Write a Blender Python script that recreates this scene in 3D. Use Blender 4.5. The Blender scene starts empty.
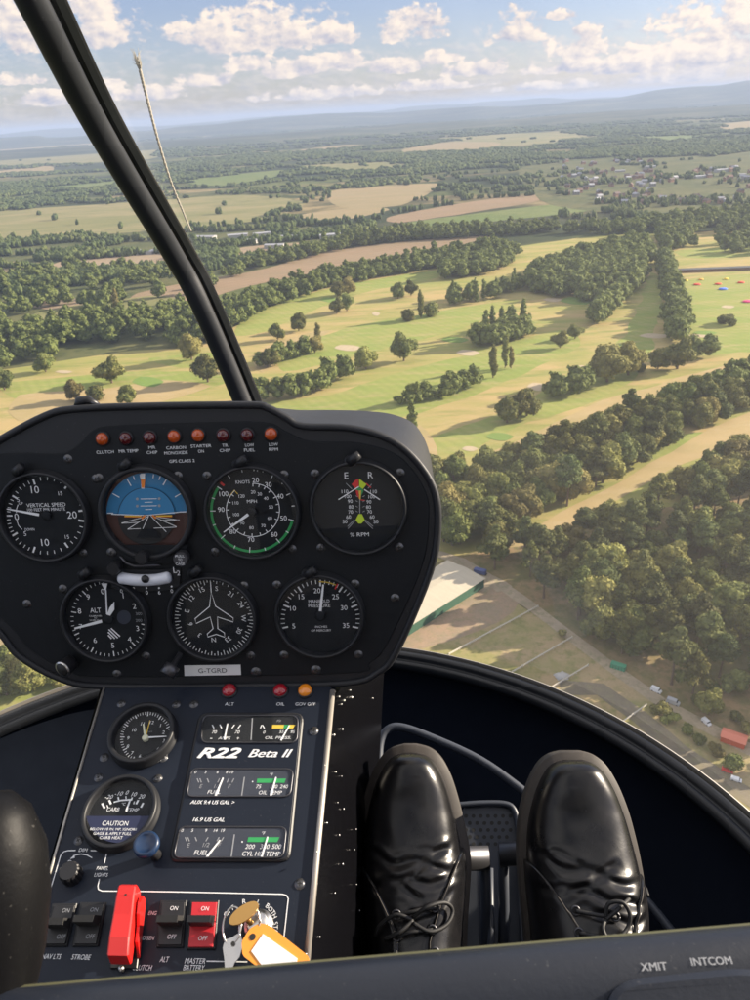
import bpy, bmesh, math, random
import numpy as np
from mathutils import Vector, Matrix, noise as mnoise

random.seed(7); np.random.seed(7)
C = bpy.context.scene.collection
sc = bpy.context.scene
R = math.radians
PI = math.pi
H = 210.0                      # camera height above the fields; the camera is the origin, the ground lies at z = -H

# ------------------------------------------------------------------ camera
PITCH, ROLL, FPX = R(27.3), R(3.5), 755.0
F = Vector((0, math.cos(PITCH), -math.sin(PITCH)))
R0 = Vector((1, 0, 0)); U0 = Vector((0, math.sin(PITCH), math.cos(PITCH)))
RT = R0*math.cos(ROLL) - U0*math.sin(ROLL)
UP = U0*math.cos(ROLL) + R0*math.sin(ROLL)
cam = bpy.data.cameras.new('camera'); camo = bpy.data.objects.new('camera', cam); C.objects.link(camo)
camo.matrix_world = Matrix((RT, UP, -F)).transposed().to_4x4()
cam.sensor_fit = 'VERTICAL'; cam.sensor_height = 24; cam.sensor_width = 18; cam.lens = 24*FPX/1000
cam.clip_start = 0.02; cam.clip_end = 200000
cam.dof.use_dof = True; cam.dof.focus_distance = 0.95; cam.dof.aperture_fstop = 14
sc.camera = camo

# ------------------------------------------------------------------ light
SUN_AZ, SUN_EL = R(76), R(20)         # clockwise from the view direction (+Y), above the horizon
sd = Vector((math.sin(SUN_AZ)*math.cos(SUN_EL), math.cos(SUN_AZ)*math.cos(SUN_EL), math.sin(SUN_EL)))
sl = bpy.data.lights.new('sun', 'SUN'); sl.energy = 5.0; sl.angle = R(0.53); sl.color = (1.0, 0.87, 0.69)
so = bpy.data.objects.new('sun', sl); C.objects.link(so)
so.rotation_euler = sd.to_track_quat('Z', 'Y').to_euler()
sc.view_settings.view_transform = 'Standard'; sc.view_settings.look = 'None'
sc.view_settings.gamma = 1; sc.view_settings.exposure = 1.36
sc.cycles.use_denoising = True
sc.cycles.max_bounces = 10; sc.cycles.transparent_max_bounces = 16; sc.cycles.volume_bounces = 0
sc.cycles.caustics_reflective = False; sc.cycles.caustics_refractive = False

def ray(px, py):
    return F + RT*((px-375)/FPX) + UP*((500-py)/FPX)
def G(px, py, z=0.0):
    d = ray(px, py); k = (-H+z)/d.z
    return Vector((d.x*k, d.y*k, -H+z))

# ------------------------------------------------------------------ node helper
class NT:
    def __init__(s, tree): s.t = tree; s.n = tree.nodes; s.l = tree.links
    def put(s, sock, v):
        if isinstance(v, bpy.types.NodeSocket): s.l.new(v, sock)
        elif v is not None:
            if isinstance(v, (tuple, list)) and len(v) == 3 and sock.type == 'RGBA': v = (*v, 1)
            sock.default_value = v
    def math(s, op, a, b=None, c=None, clamp=False):
        n = s.n.new('ShaderNodeMath'); n.operation = op; n.use_clamp = clamp
        s.put(n.inputs[0], a)
        if b is not None: s.put(n.inputs[1], b)
        if c is not None: s.put(n.inputs[2], c)
        return n.outputs[0]
    def noise(s, vec, scale, detail=4, rough=0.55, dist=0.0):
        n = s.n.new('ShaderNodeTexNoise'); s.put(n.inputs['Vector'], vec); n.inputs['Scale'].default_value = scale
        n.inputs['Detail'].default_value = detail; n.inputs['Roughness'].default_value = rough; n.inputs['Distortion'].default_value = dist
        return n.outputs['Fac']
    def voro(s, vec, scale, out='Color'):
        n = s.n.new('ShaderNodeTexVoronoi'); s.put(n.inputs['Vector'], vec); n.inputs['Scale'].default_value = scale
        return n.outputs[out]
    def ramp(s, f, stops, mode='LINEAR'):
        n = s.n.new('ShaderNodeValToRGB'); s.put(n.inputs[0], f); cr = n.color_ramp; cr.interpolation = mode
        while len(cr.elements) < len(stops): cr.elements.new(0.5)
        for e, (p, c) in zip(cr.elements, stops):
            e.position = p; e.color = (*c, 1) if isinstance(c, (tuple, list)) else (c, c, c, 1)
        return n.outputs[0]
    def mix(s, f, a, b, blend='MIX'):
        n = s.n.new('ShaderNodeMix'); n.data_type = 'RGBA'; n.blend_type = blend
        s.put(n.inputs[0], f); s.put(n.inputs[6], a); s.put(n.inputs[7], b)
        return n.outputs[2]
    def mapping(s, vec, scale=(1, 1, 1), rot=(0, 0, 0), loc=(0, 0, 0)):
        n = s.n.new('ShaderNodeMapping'); s.put(n.inputs[0], vec)
        n.inputs['Location'].default_value = loc; n.inputs['Rotation'].default_value = rot; n.inputs['Scale'].default_value = scale
        return n.outputs[0]
    def coord(s, which='Object'):
        return s.n.new('ShaderNodeTexCoord').outputs[which]
    def rand(s): return s.n.new('ShaderNodeObjectInfo').outputs['Random']
    def bump(s, h, strength=0.3, dist=0.01):
        n = s.n.new('ShaderNodeBump'); s.put(n.inputs['Height'], h); n.inputs['Strength'].default_value = strength
        n.inputs['Distance'].default_value = dist; return n.outputs[0]

def material(name, col=(0.5, 0.5, 0.5), rough=0.6, metal=0.0, spec=0.5, coat=0.0, fn=None):
    m = bpy.data.materials.new(name); m.use_nodes = True
    t = NT(m.node_tree); b = m.node_tree.nodes['Principled BSDF']
    b.inputs['Base Color'].default_value = (*col, 1); b.inputs['Roughness'].default_value = rough
    b.inputs['Metallic'].default_value = metal; b.inputs['Specular IOR Level'].default_value = spec
    b.inputs['Coat Weight'].default_value = coat
    if fn: fn(t, b)
    return m

# ------------------------------------------------------------------ sky: Nishita plus procedural cumulus
w = bpy.data.worlds.new('World'); sc.world = w; w.use_nodes = True
t = NT(w.node_tree); bg = w.node_tree.nodes['Background']
sky = t.n.new('ShaderNodeTexSky'); sky.sky_type = 'NISHITA'; sky.sun_disc = False
sky.sun_elevation = SUN_EL; sky.sun_rotation = SUN_AZ; sky.altitude = 200; sky.air_density = 1.0; sky.dust_density = 0.6; sky.ozone_density = 1.4
gen = t.coord('Generated')
sep = t.n.new('ShaderNodeSeparateXYZ'); t.l.new(gen, sep.inputs[0])
az = t.math('MULTIPLY', t.math('ARCTAN2', sep.outputs[0], sep.outputs[1]), 57.29578)
el = t.math('MULTIPLY', t.math('ARCSINE', sep.outputs[2]), 57.29578)
comb = t.n.new('ShaderNodeCombineXYZ'); t.l.new(az, comb.inputs[0]); t.l.new(t.math('MULTIPLY', el, 1.5), comb.inputs[1])
P = comb.outputs[0]
def sky_uv(px, py):
    d = ray(px, py).normalized()
    return math.degrees(math.atan2(d.x, d.y)), math.degrees(math.asin(d.z))
big = t.noise(P, 0.55, 7, 0.58)
offs = t.n.new('ShaderNodeVectorMath'); offs.operation = 'ADD'; t.l.new(P, offs.inputs[0]); offs.inputs[1].default_value = (0.40, 0.34, 0)
big2 = t.noise(offs.outputs[0], 0.55, 7, 0.58)
lump = t.noise(P, 1.3, 4, 0.5)
bumpy = t.math('MULTIPLY', t.math('SUBTRACT', big, 0.5), 3.2)
bumpy = t.math('ADD', bumpy, t.math('MULTIPLY', t.math('SUBTRACT', lump, 0.5), 1.6))
dens = None; topness = None
# the heaps seen in the photograph: centre, half width, half height in photo pixels
heaps = [(262, 27, 100, 24), (205, 30, 45, 14), (330, 30, 40, 15), (412, 24, 40, 17), (517, 26, 40, 17), (583, 44, 42, 15), (108, 25, 42, 22), (5, 20, 45, 28),
         (700, 34, 75, 30), (735, 14, 30, 28), (660, 48, 60, 18), (560, 14, 18, 6), (90, 0, 40, 14),
         (250, 62, 36, 9), (292, 66, 50, 11), (342, 60, 44, 11), (205, 78, 40, 8), (150, 92, 50, 8), (60, 96, 60, 9), (20, 78, 36, 7), (105, 84, 34, 6), (398, 64, 44, 9), (440, 56, 34, 8), (475, 67, 44, 10),
         (560, 66, 52, 8), (625, 66, 50, 8), (695, 62, 66, 11), (430, 84, 80, 6), (320, 92, 90, 7), (560, 84, 70, 5), (680, 76, 76, 6)]
for k, (cx, cy, aw, ah) in enumerate(heaps):
    u0, v0 = sky_uv(cx, cy + ah*0.5)
    au, av = aw/13.0*0.93, ah*1.45/13.0
    du = t.math('DIVIDE', t.math('SUBTRACT', az, u0), au)
    dv = t.math('DIVIDE', t.math('SUBTRACT', el, v0), av)
    low = t.math('MULTIPLY', t.math('MINIMUM', dv, 0.0), 2.6)             # flat base: falls off fast below
    dvv = t.math('ADD', t.math('MAXIMUM', dv, 0.0), low)
    d = t.math('SUBTRACT', 1.0, t.math('ADD', t.math('POWER', t.math('ABSOLUTE', du), 2.0), t.math('POWER', t.math('ABSOLUTE', dvv), 2.0)))
    dens = d if dens is None else t.math('MAXIMUM', dens, d)
    tp = t.math('MULTIPLY', t.math('MAXIMUM', t.math('ADD', d, 0.4), 0.0), dv)
    topness = tp if topness is None else t.math('ADD', topness, tp)
cum = t.math('ADD', t.math('MULTIPLY', dens, 1.3), t.math('SUBTRACT', bumpy, 0.50))
cum = t.math('MULTIPLY', cum, 2.6, clamp=True)
# the ragged sheet of smaller heaps low over the horizon
Pl = t.mapping(P, scale=(0.9, 1.5, 1))
lown = t.noise(Pl, 0.75, 8, 0.62, 0.3)
band = t.ramp(t.math('DIVIDE', el, 8.0), [(0.0, 0.95), (0.12, 0.62), (0.34, 0.56), (0.52, 0.44), (0.66, 0.18), (1.0, 0.0)])
lowc = t.math('ADD', t.math('MULTIPLY', t.math('SUBTRACT', lown, 0.5), 3.2), t.math('MULTIPLY', t.math('SUBTRACT', band, 0.45), 1.8))
lowc = t.math('MULTIPLY', lowc, 2.2, clamp=True)
lowc = t.math('MULTIPLY', lowc, 0.34)
alpha = t.math('MAXIMUM', cum, lowc)
lit = t.math('ADD', t.math('MULTIPLY', t.math('SUBTRACT', big, big2), 3.0), 0.55)
lit = t.math('ADD', lit, t.math('MULTIPLY', topness, 0.35), clamp=True)
lown2 = t.noise(t.mapping(Pl, loc=(0.25, 0.3, 0)), 0.75, 8, 0.62, 0.3)
litl = t.math('ADD', t.math('MULTIPLY', t.math('SUBTRACT', lown, lown2), 4.0), 0.55, clamp=True)
ccol = t.mix(lit, (3.9, 4.1, 5.2), (8.9, 7.7, 6.6))
lcol = t.mix(litl, (4.2, 4.4, 5.6), (7.4, 6.7, 6.3))
isc = t.math('GREATER_THAN', cum, lowc)
cloud = t.mix(cum, lcol, ccol)
skyc = t.mix(1.0, sky.outputs[0], (.98, .95, 1.22), 'MULTIPLY')
hi = t.noise(gen, 3.2, 5, .6)      # bright cloud cover added overhead, outside the view, to raise the ambient light
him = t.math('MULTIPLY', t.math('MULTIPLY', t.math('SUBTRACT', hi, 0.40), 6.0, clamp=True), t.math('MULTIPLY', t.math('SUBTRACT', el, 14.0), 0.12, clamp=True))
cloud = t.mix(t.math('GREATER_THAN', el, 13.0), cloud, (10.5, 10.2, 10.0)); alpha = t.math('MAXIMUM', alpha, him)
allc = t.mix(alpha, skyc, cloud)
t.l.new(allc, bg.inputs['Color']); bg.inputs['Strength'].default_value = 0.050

# ------------------------------------------------------------------ object helpers
def tag(o, label=None, cat=None, group=None, kind=None):
    if label: o['label'] = label
    if cat: o['category'] = cat
    if group: o['group'] = group
    if kind: o['kind'] = kind
    return o
def link_mesh(name, verts, faces, mats, parent=None, smooth=False, midx=None):
    me = bpy.data.meshes.new(name); me.from_pydata([tuple(v) for v in verts], [], faces); me.update()
    for m in (mats if isinstance(mats, (list, tuple)) else [mats]): me.materials.append(m)
    if midx is not None: me.polygons.foreach_set('material_index', midx)
    if smooth: me.polygons.foreach_set('use_smooth', [True]*len(me.polygons))
    o = bpy.data.objects.new(name, me); C.objects.link(o)
    if parent is not None: o.parent = parent
    return o
def fast_mesh(name, V, Q, mats, smooth=False):
    """numpy arrays: V (n,3), Q (m,k) faces of k corners"""
    me = bpy.data.meshes.new(name); k = Q.shape[1]
    me.vertices.add(len(V)); me.vertices.foreach_set('co', V.astype(np.float32).ravel())
    me.loops.add(Q.size); me.loops.foreach_set('vertex_index', Q.astype(np.int32).ravel())
    me.polygons.add(len(Q)); me.polygons.foreach_set('loop_start', np.arange(0, Q.size, k, dtype=np.int32))
    if smooth: me.polygons.foreach_set('use_smooth', np.ones(len(Q), dtype=bool))
    me.update(calc_edges=True)
    for m in (mats if isinstance(mats, (list, tuple)) else [mats]): me.materials.append(m)
    return me
def thing(name, label, cat, loc=(0, 0, 0), rotz=0, group=None):
    o = bpy.data.objects.new(name, None); C.objects.link(o); o.empty_display_size = 0.05
    o.location = loc; o.rotation_euler = (0, 0, rotz)
    return tag(o, label, cat, group)
# ================================================================== THE LAND
def m_ground(t, b):
    p = t.coord('Object')
    warp = t.n.new('ShaderNodeVectorMath'); warp.operation = 'MULTIPLY_ADD'
    nz = t.n.new('ShaderNodeTexNoise'); t.l.new(p, nz.inputs['Vector']); nz.inputs['Scale'].default_value = 0.003
    t.l.new(nz.outputs['Color'], warp.inputs[0]); warp.inputs[1].default_value = (160, 160, 0); t.l.new(p, warp.inputs[2])
    pw = t.mapping(warp.outputs[0], scale=(0.55, 1.0, 1), rot=(0, 0, 0.25))
    cell = t.voro(pw, 0.0042)
    sx = t.n.new('ShaderNodeSeparateColor'); t.l.new(cell, sx.inputs[0])
    col = t.ramp(sx.outputs[0], [(0.0, (.09, .11, .040)), (0.16, (.17, .18, .07)), (0.32, (.27, .25, .11)), (0.50, (.20, .23, .08)),
                                 (0.68, (.34, .27, .14)), (0.80, (.24, .23, .10)), (0.90, (.44, .34, .19))], 'CONSTANT')
    n1 = t.noise(p, 0.02, 6, 0.65); n2 = t.noise(p, 0.35, 4, 0.6)
    col = t.mix(t.ramp(n1, [(0.42, 0.0), (0.62, 1.0)]), col, t.mix(0.55, col, (.05, .065, .028)))
    wd = t.noise(t.mapping(p, scale=(.6, 1, 1)), .0011, 5, .62)
    col = t.mix(t.ramp(wd, [(0.46, 0.0), (0.52, 0.88)]), col, (.040, .060, .026))
    col = t.mix(0.5, col, t.mix(n2, (.02, .03, .01), (.28, .27, .15)), 'OVERLAY')
    t.l.new(col, b.inputs['Base Color'])
M_ground = material('ground_mix', rough=0.95, spec=0.1, fn=m_ground)

def m_field(c1, c2, c3, s1=0.02, s2=0.15, stretch=(1, 1, 1), rot=0.0, fine=1.2, stripe=None):
    def fn(t, b):
        p = t.coord('Object'); q = t.mapping(p, scale=stretch, rot=(0, 0, rot))
        a = t.noise(q, s1, 5, 0.6, 0.4); c = t.noise(q, s2, 5, 0.65); d = t.noise(p, fine, 3, 0.6)
        col = t.mix(t.ramp(a, [(0.40, 0.0), (0.60, 1.0)]), c1, c2)
        col = t.mix(t.ramp(c, [(0.48, 0.0), (0.68, 0.8)]), col, c3)
        col = t.mix(t.math('MULTIPLY', d, 0.35), col, (0.04, 0.045, 0.02))
        if stripe:
            wv = t.n.new('ShaderNodeTexWave'); t.l.new(t.mapping(p, rot=(0, 0, stripe[2])), wv.inputs['Vector']); wv.inputs['Scale'].default_value = stripe[0]
            wv.inputs['Distortion'].default_value = 1.2; wv.inputs['Detail'].default_value = 2; wv.inputs['Detail Scale'].default_value = .3
            col = t.mix(t.math('MULTIPLY', wv.outputs['Fac'], stripe[1]), col, tuple(x*.62 for x in c1))
        t.l.new(col, b.inputs['Base Color'])
    return fn
FD = 0.85      # heading of the fairways in the shader's turn
M_golf = material('golf_grass', rough=.95, spec=.1, fn=m_field((.34, .33, .10), (.50, .37, .165), (.23, .27, .07), .014, .05, (0.4, 1.7, 1), FD))
M_fair = material('fairway_grass', rough=.95, spec=.1, fn=m_field((.27, .33, .08), (.34, .35, .10), (.42, .36, .15), .02, .08, (0.4, 1.5, 1), FD, stripe=(.035, .22, -.5)))
M_dry = material('dry_grass', rough=.95, spec=.1, fn=m_field((.48, .355, .175), (.40, .32, .145), (.50, .38, .21), .02, .09, (0.5, 1.3, 1), FD))
M_brown = material('ploughed_soil', rough=.95, spec=.1, fn=m_field((.34, .235, .15), (.30, .22, .135), (.37, .27, .17), .006, .03, (0.3, 3, 1), 0.5, stripe=(.02, .3, .95)))
M_tan = material('stubble', rough=.95, spec=.1, fn=m_field((.38, .29, .16), (.33, .27, .14), (.42, .33, .20), .006, .03, (0.3, 2, 1), 0.3, stripe=(.016, .35, .8)))
M_green = material('pasture', rough=.95, spec=.1, fn=m_field((.15, .20, .06), (.19, .22, .08), (.12, .16, .05), .006, .03))
M_forest = material('forest_floor', rough=.95, spec=.1, fn=m_field((.20, .18, .075), (.34, .235, .13), (.13, .145, .055), .05, .2))
M_scrub = material('scrub', rough=.95, spec=.1, fn=m_field((.10, .115, .045), (.15, .145, .06), (.06, .075, .03), .01, .05))
M_sand = material('sand', rough=.95, spec=.1, fn=m_field((.55, .44, .30), (.5, .4, .27), (.6, .5, .35), .2, .6))
M_track = material('track_gravel', rough=.95, spec=.1, fn=m_field((.46, .37, .26), (.38, .31, .22), (.28, .26, .15), .08, .3))
M_lane = material('lane_asphalt', rough=.9, spec=.2, fn=m_field((.22, .185, .135), (.26, .215, .15), (.28, .25, .15), .08, .3))
M_pad = material('paddock_grass', rough=.95, spec=.1, fn=m_field((.32, .285, .125), (.44, .33, .19), (.21, .22, .08), .06, .2))
M_yard = material('yard_dirt', rough=.95, spec=.1, fn=m_field((.40, .28, .19), (.33, .26, .18), (.30, .25, .14), .06, .3))

# the ground: polar sheet, denser near, out to the horizon, with the far hills raised in a second sheet
def ground():
    rs = [0] + [60*1.14**k for k in range(56)]
    na = 120; V = [(0, 0, -H)]; Fc = []
    for r in rs[1:]:
        for k in range(na):
            a = 2*PI*k/na; V.append((r*math.sin(a), r*math.cos(a), -H))
    for k in range(na): Fc.append((0, 1+(k+1) % na, 1+k))
    for i in range(len(rs)-2):
        for k in range(na):
            a = 1+i*na+k; b2 = 1+i*na+(k+1) % na; Fc.append((a, b2, b2+na, a+na))
    o = link_mesh('ground', V, Fc, M_ground, smooth=True); tag(o, kind='structure')
ground()
M_hill = material('hill_cover', rough=.95, spec=.1, fn=m_field((.03, .045, .022), (.055, .07, .032), (.17, .16, .08), .0006, .0018, (.5, 1.5, 1)))
def hills(name, d0, d1, amp, seed, a0=-50, a1=50, bias=None):
    na, nd = 220, 14; V = []; Fc = []
    for j in range(nd):
        f = j/(nd-1); d = d0+(d1-d0)*f
        for i in range(na):
            a = R(a0+(a1-a0)*i/(na-1))
            n = mnoise.noise(Vector((math.degrees(a)*0.09+seed, f*1.3, seed))) * 0.6 + mnoise.noise(Vector((math.degrees(a)*0.35, f*2.5, seed+3)))*0.22
            e = min(1, 6*i/(na-1), 6*(1-i/(na-1)))
            h = amp*(0.55+n)*math.sin(PI*min(1, f*1.15)*0.9)*e
            if bias: h *= bias(math.degrees(a))
            V.append((d*math.sin(a), d*math.cos(a), -H-4+max(0, min(h, 312))))
    for j in range(nd-1):
        for i in range(na-1):
            a = j*na+i; Fc.append((a, a+1, a+na+1, a+na))
    tag(link_mesh(name, V, Fc, M_hill, smooth=True), kind='structure')
hills('hills', 12500, 19000, 285, 2.3, bias=lambda a: 0.62+0.6*max(0, min(1, (a-2)/18)) + (0.25 if a < -20 else 0))
hills('far_hills', 21000, 30000, 330, 9.1, bias=lambda a: 0.75+0.35*max(0, min(1, (a+10)/25)))
hills('low_hills', 7500, 11500, 70, 5.2, bias=lambda a: 1.0)

PZ = [0.02]
def patch(name, pts, mat, z, lab=None, wob=1.0):
    """a sheet of land whose outline is given by points, smoothed and slightly wobbled"""
    z = z*0.07+PZ[0]; PZ[0] += 0.004
    P2 = [G(x, y) for x, y in pts]; out = []
    n = len(P2)
    for i in range(n):
        p0, p1, p2, p3 = P2[i-1], P2[i], P2[(i+1) % n], P2[(i+2) % n]
        seg = (p2-p1).length; k = max(2, min(12, int(seg/12)))
        for j in range(k):
            s = j/k
            q = 0.5*((2*p1)+(-p0+p2)*s+(2*p0-5*p1+4*p2-p3)*s*s+(-p0+3*p1-3*p2+p3)*s**3)*0.75 + (p1.lerp(p2, s))*0.25
            wv = min(9, seg*0.04)*wob
            q = q + Vector((mnoise.noise(q*0.03), mnoise.noise(q*0.03+Vector((9, 9, 9))), 0))*wv
            out.append(Vector((q.x, q.y, -H+z)))
    bm = bmesh.new(); vs = [bm.verts.new(v) for v in out]
    f = bm.faces.new(vs)
    if f.normal.z < 0: f.normal_flip()
    bmesh.ops.triangulate(bm, faces=[f])
    me = bpy.data.meshes.new(name); bm.to_mesh(me); bm.free(); me.materials.append(mat)
    o = bpy.data.objects.new(name, me); C.objects.link(o); tag(o, kind='structure'); return o
def strip(name, pts, mat, z, wid):
    """a road or track of a real width along ground points"""
    z = z*0.07+PZ[0]; PZ[0] += 0.004
    P2 = [G(x, y) for x, y in pts]; V = []; Fc = []
    S = []
    for i in range(len(P2)-1):
        k = max(2, int((P2[i+1]-P2[i]).length/15))
        for j in range(k): S.append(P2[i].lerp(P2[i+1], j/k))
    S.append(P2[-1])
    for i, p in enumerate(S):
        tg = (S[min(i+1, len(S)-1)]-S[max(i-1, 0)]).normalized(); nn = Vector((-tg.y, tg.x, 0))
        wv = wid*0.5*(1+0.15*mnoise.noise(p*0.05))
        V += [(p.x+nn.x*wv, p.y+nn.y*wv, -H+z), (p.x-nn.x*wv, p.y-nn.y*wv, -H+z)]
    for i in range(len(S)-1): Fc.append((2*i, 2*i+1, 2*i+3, 2*i+2))
    o = link_mesh(name, V, Fc, mat); tag(o, kind='structure'); return o

# broad land cover
patch('scrubland', [(-60, 420), (-60, 250), (60, 235), (190, 225), (300, 225), (340, 245), (250, 275), (180, 300), (240, 330), (180, 370)], M_scrub, .3)
patch('golf_ground', [(-80, 440), (-60, 380), (40, 365), (120, 352), (200, 345), (250, 318), (310, 292), (380, 274), (450, 262), (520, 246), (600, 236), (700, 232), (800, 228),
                     (830, 470), (700, 500), (640, 520), (560, 550), (480, 560), (400, 560), (300, 500), (100, 470)], M_golf, .6)
for k, pts in enumerate([
    [(238, 336), (242, 320), (290, 299), (350, 284), (420, 272), (445, 270), (430, 280), (370, 291), (320, 308), (270, 330)],
    [(280, 352), (340, 330), (400, 318), (470, 306), (520, 300), (470, 325), (400, 345), (330, 362), (285, 372)],
    [(250, 405), (330, 395), (400, 372), (480, 352), (560, 330), (580, 345), (500, 385), (430, 410), (380, 420), (300, 415)],
    [(430, 440), (520, 405), (560, 380), (620, 340), (640, 300), (650, 272), (665, 285), (660, 320), (640, 370), (600, 400), (520, 425), (460, 455)],
    [(0, 385), (60, 378), (130, 372), (200, 372), (230, 380), (180, 396), (90, 402), (20, 400)],
    [(150, 358), (230, 352), (235, 364), (180, 368)],
    [(680, 282), (800, 276), (800, 345), (740, 352), (690, 350)],
    [(530, 262), (590, 250), (640, 244), (600, 258), (560, 266)],
    [(640, 445), (700, 432), (720, 438), (680, 455), (650, 460)],
    [(680, 250), (760, 246), (760, 256), (690, 258)]]):
    patch('fairway', pts, M_fair, 0.9)
for pts in [[(470, 572), (520, 535), (600, 492), (660, 458), (720, 424), (790, 400), (790, 432), (700, 458), (640, 486), (600, 512), (560, 545), (500, 580)],
            [(700, 372), (790, 350), (790, 372), (720, 385), (640, 400), (560, 430), (500, 455), (470, 460), (520, 440), (600, 402)],
            [(300, 420), (420, 425), (440, 470), (410, 480), (330, 450)],
            [(255, 352), (300, 335), (330, 330), (300, 348), (262, 372)],
            [(690, 500), (790, 480), (790, 540), (720, 540)],
            [(20, 395), (110, 388), (160, 380), (210, 386), (130, 410), (20, 420)]]:
    patch('dry_rough', pts, M_dry, 1.2)
for pts in [[(608, 262), (655, 248), (668, 252), (640, 262)]]: patch('dry_rough', pts, M_dry, 1.2)
# bunkers and greens
for x, y, a, b2 in [(376, 314, 4, 2), (348, 348, 14, 3), (468, 353, 12, 3), (655, 336, 16, 2.5), (553, 300, 10, 2), (582, 368, 9, 2.5), (538, 387, 11, 4), (728, 307, 7, 1.5), (590, 250, 6, 1.2),
                   (470, 449, 8, 2.5), (530, 403, 8, 2.5), (700, 336, 12, 1.6), (64, 372, 9, 1.5)]:
    patch('bunker', [(x-a, y), (x-a*.5, y-b2), (x+a*.4, y-b2*.8), (x+a, y), (x+a*.4, y+b2), (x-a*.4, y+b2*.8)], M_sand, 1.5, wob=.4)
M_green2 = material('putting_green', rough=.95, spec=.1, fn=m_field((.20, .30, .07), (.19, .28, .07), (.22, .31, .09), .05, .2))
for x, y, a, b2 in [(578, 301, 18, 4), (455, 340, 14, 3), (148, 382, 16, 5), (330, 300, 10, 2.5), (560, 262, 12, 2), (705, 333, 12, 2), (500, 437, 14, 4)]:
    patch('putting_green', [(x-a, y), (x-a*.5, y-b2), (x+a*.4, y-b2*.8), (x+a, y), (x+a*.4, y+b2), (x-a*.4, y+b2*.8)], M_green2, 1.4, wob=.4)
# fields beyond
for pts, m in [
    ([(132, 304), (136, 294), (190, 282), (260, 270), (330, 251), (400, 242), (484, 236), (486, 240), (430, 254), (350, 267), (300, 276), (250, 286), (200, 300)], M_brown),
    ([(328, 192), (380, 186), (442, 184), (402, 205), (340, 207)], M_tan),
    ([(392, 216), (490, 199), (556, 194), (530, 203), (480, 211), (400, 223)], M_brown),
    ([(345, 240), (400, 224), (480, 213), (560, 204), (608, 207), (560, 215), (480, 223), (420, 234), (360, 243)], M_green),
    ([(300, 215), (360, 207), (390, 210), (330, 222)], M_tan),
    ([(180, 181), (230, 175), (285, 170), (280, 176), (220, 186)], M_green),
    ([(0, 138), (45, 140), (62, 146), (0, 152), (-60, 155), (-60, 140)], M_tan),
    ([(52, 138), (92, 135), (100, 143), (62, 145)], M_tan),
    ([(-40, 176), (45, 166), (50, 172), (-30, 182)], M_tan),
    ([(20, 190), (110, 180), (150, 178), (90, 190)], M_green),
    ([(120, 200), (230, 190), (300, 188), (250, 205), (140, 215)], M_scrub),
    ([(405, 149), (450, 142), (500, 143), (480, 150), (410, 153)], M_tan),
    ([(300, 150), (345, 145), (368, 146), (330, 152)], M_tan),
    ([(630, 137), (680, 134), (714, 136), (670, 142)], M_green),
    ([(655, 191), (700, 186), (736, 187), (720, 193), (668, 198)], M_green),
    ([(660, 165), (700, 156), (748, 150), (760, 158), (700, 168), (680, 172)], M_green),
    ([(722, 124), (790, 118), (790, 128), (730, 130)], M_tan),
    ([(190, 134), (240, 130), (250, 133), (200, 137)], M_tan), ([(310, 137), (335, 135), (340, 138), (315, 140)], M_tan),
    ([(590, 102), (625, 98), (640, 100), (605, 105)], M_tan), ([(640, 96), (668, 92), (680, 95), (650, 98)], M_green),
    ([(240, 248), (300, 243), (330, 244), (280, 256), (236, 262)], M_yard),
    ([(60, 262), (130, 256), (180, 252), (178, 262), (110, 270), (50, 274)], M_yard),
    ([(30, 304), (80, 298), (120, 294), (110, 302), (50, 310)], M_yard),
    ([(-60, 268), (0, 262), (50, 264), (10, 272), (-60, 278)], M_tan),
    ([(520, 168), (590, 160), (700, 156), (780, 150), (780, 212), (700, 214), (600, 212), (540, 200)], M_scrub)]:
    patch('field', pts, m, 1.6 if G(*pts[0]).y < 3000 else 5, wob=.7)
M_open = material('open_pasture', rough=.95, spec=.1, fn=m_field((.24, .23, .095), (.33, .28, .14), (.17, .185, .07), .005, .02, (.4, 1.6, 1), .2))
OPEN = [[(-60, 216), (120, 203), (240, 195), (305, 203), (250, 222), (60, 238), (-60, 250)], [(-60, 157), (60, 150), (160, 149), (150, 159), (0, 167), (-60, 169)], [(300, 166), (380, 162), (420, 165), (350, 172)],
        [(470, 122), (540, 118), (560, 121), (500, 126)], [(40, 312), (150, 296), (176, 300), (120, 312), (40, 322)], [(440, 138), (560, 132), (600, 138), (500, 146)]]
for pts in OPEN: patch('pasture', pts, M_open, 1.5)
# lower right: yard, paddocks, track, pine wood floor; lower left field
patch('forest_ground', [(430, 566), (480, 552), (530, 545), (600, 522), (660, 508), (720, 500), (860, 480), (900, 800), (760, 760), (661, 706), (600, 664), (530, 608)], M_forest, .9)
patch('paddock', [(380, 700), (380, 640), (480, 590), (530, 612), (610, 672), (661, 706), (900, 840), (900, 1000), (600, 760), (500, 720)], M_pad, .9, wob=.2)
patch('yard_ground', [(380, 660), (385, 640), (440, 600), (482, 572), (520, 600), (500, 622), (455, 640), (400, 655)], M_yard, 1.2, wob=.2)
strip('track', [(430, 552), (462, 562), (500, 585), (530, 606), (610, 667), (661, 703), (745, 748), (850, 800)], M_track, 1.5, 6.0)
strip('track', [(478, 590), (492, 580), (505, 590)], M_track, 1.55, 9.0)
strip('lane', [(560, 688), (600, 690), (640, 718), (680, 752), (760, 805), (850, 860)], M_lane, 1.2, 7.5)
patch('field', [(-120, 560), (0, 600), (60, 640), (30, 668), (0, 675), (-120, 690)], M_tan, .9, wob=.3)
patch('meadow', [(-140, 700), (0, 672), (60, 640), (140, 640), (140, 760), (-100, 800)], M_fair, .7, wob=.3)

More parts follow.
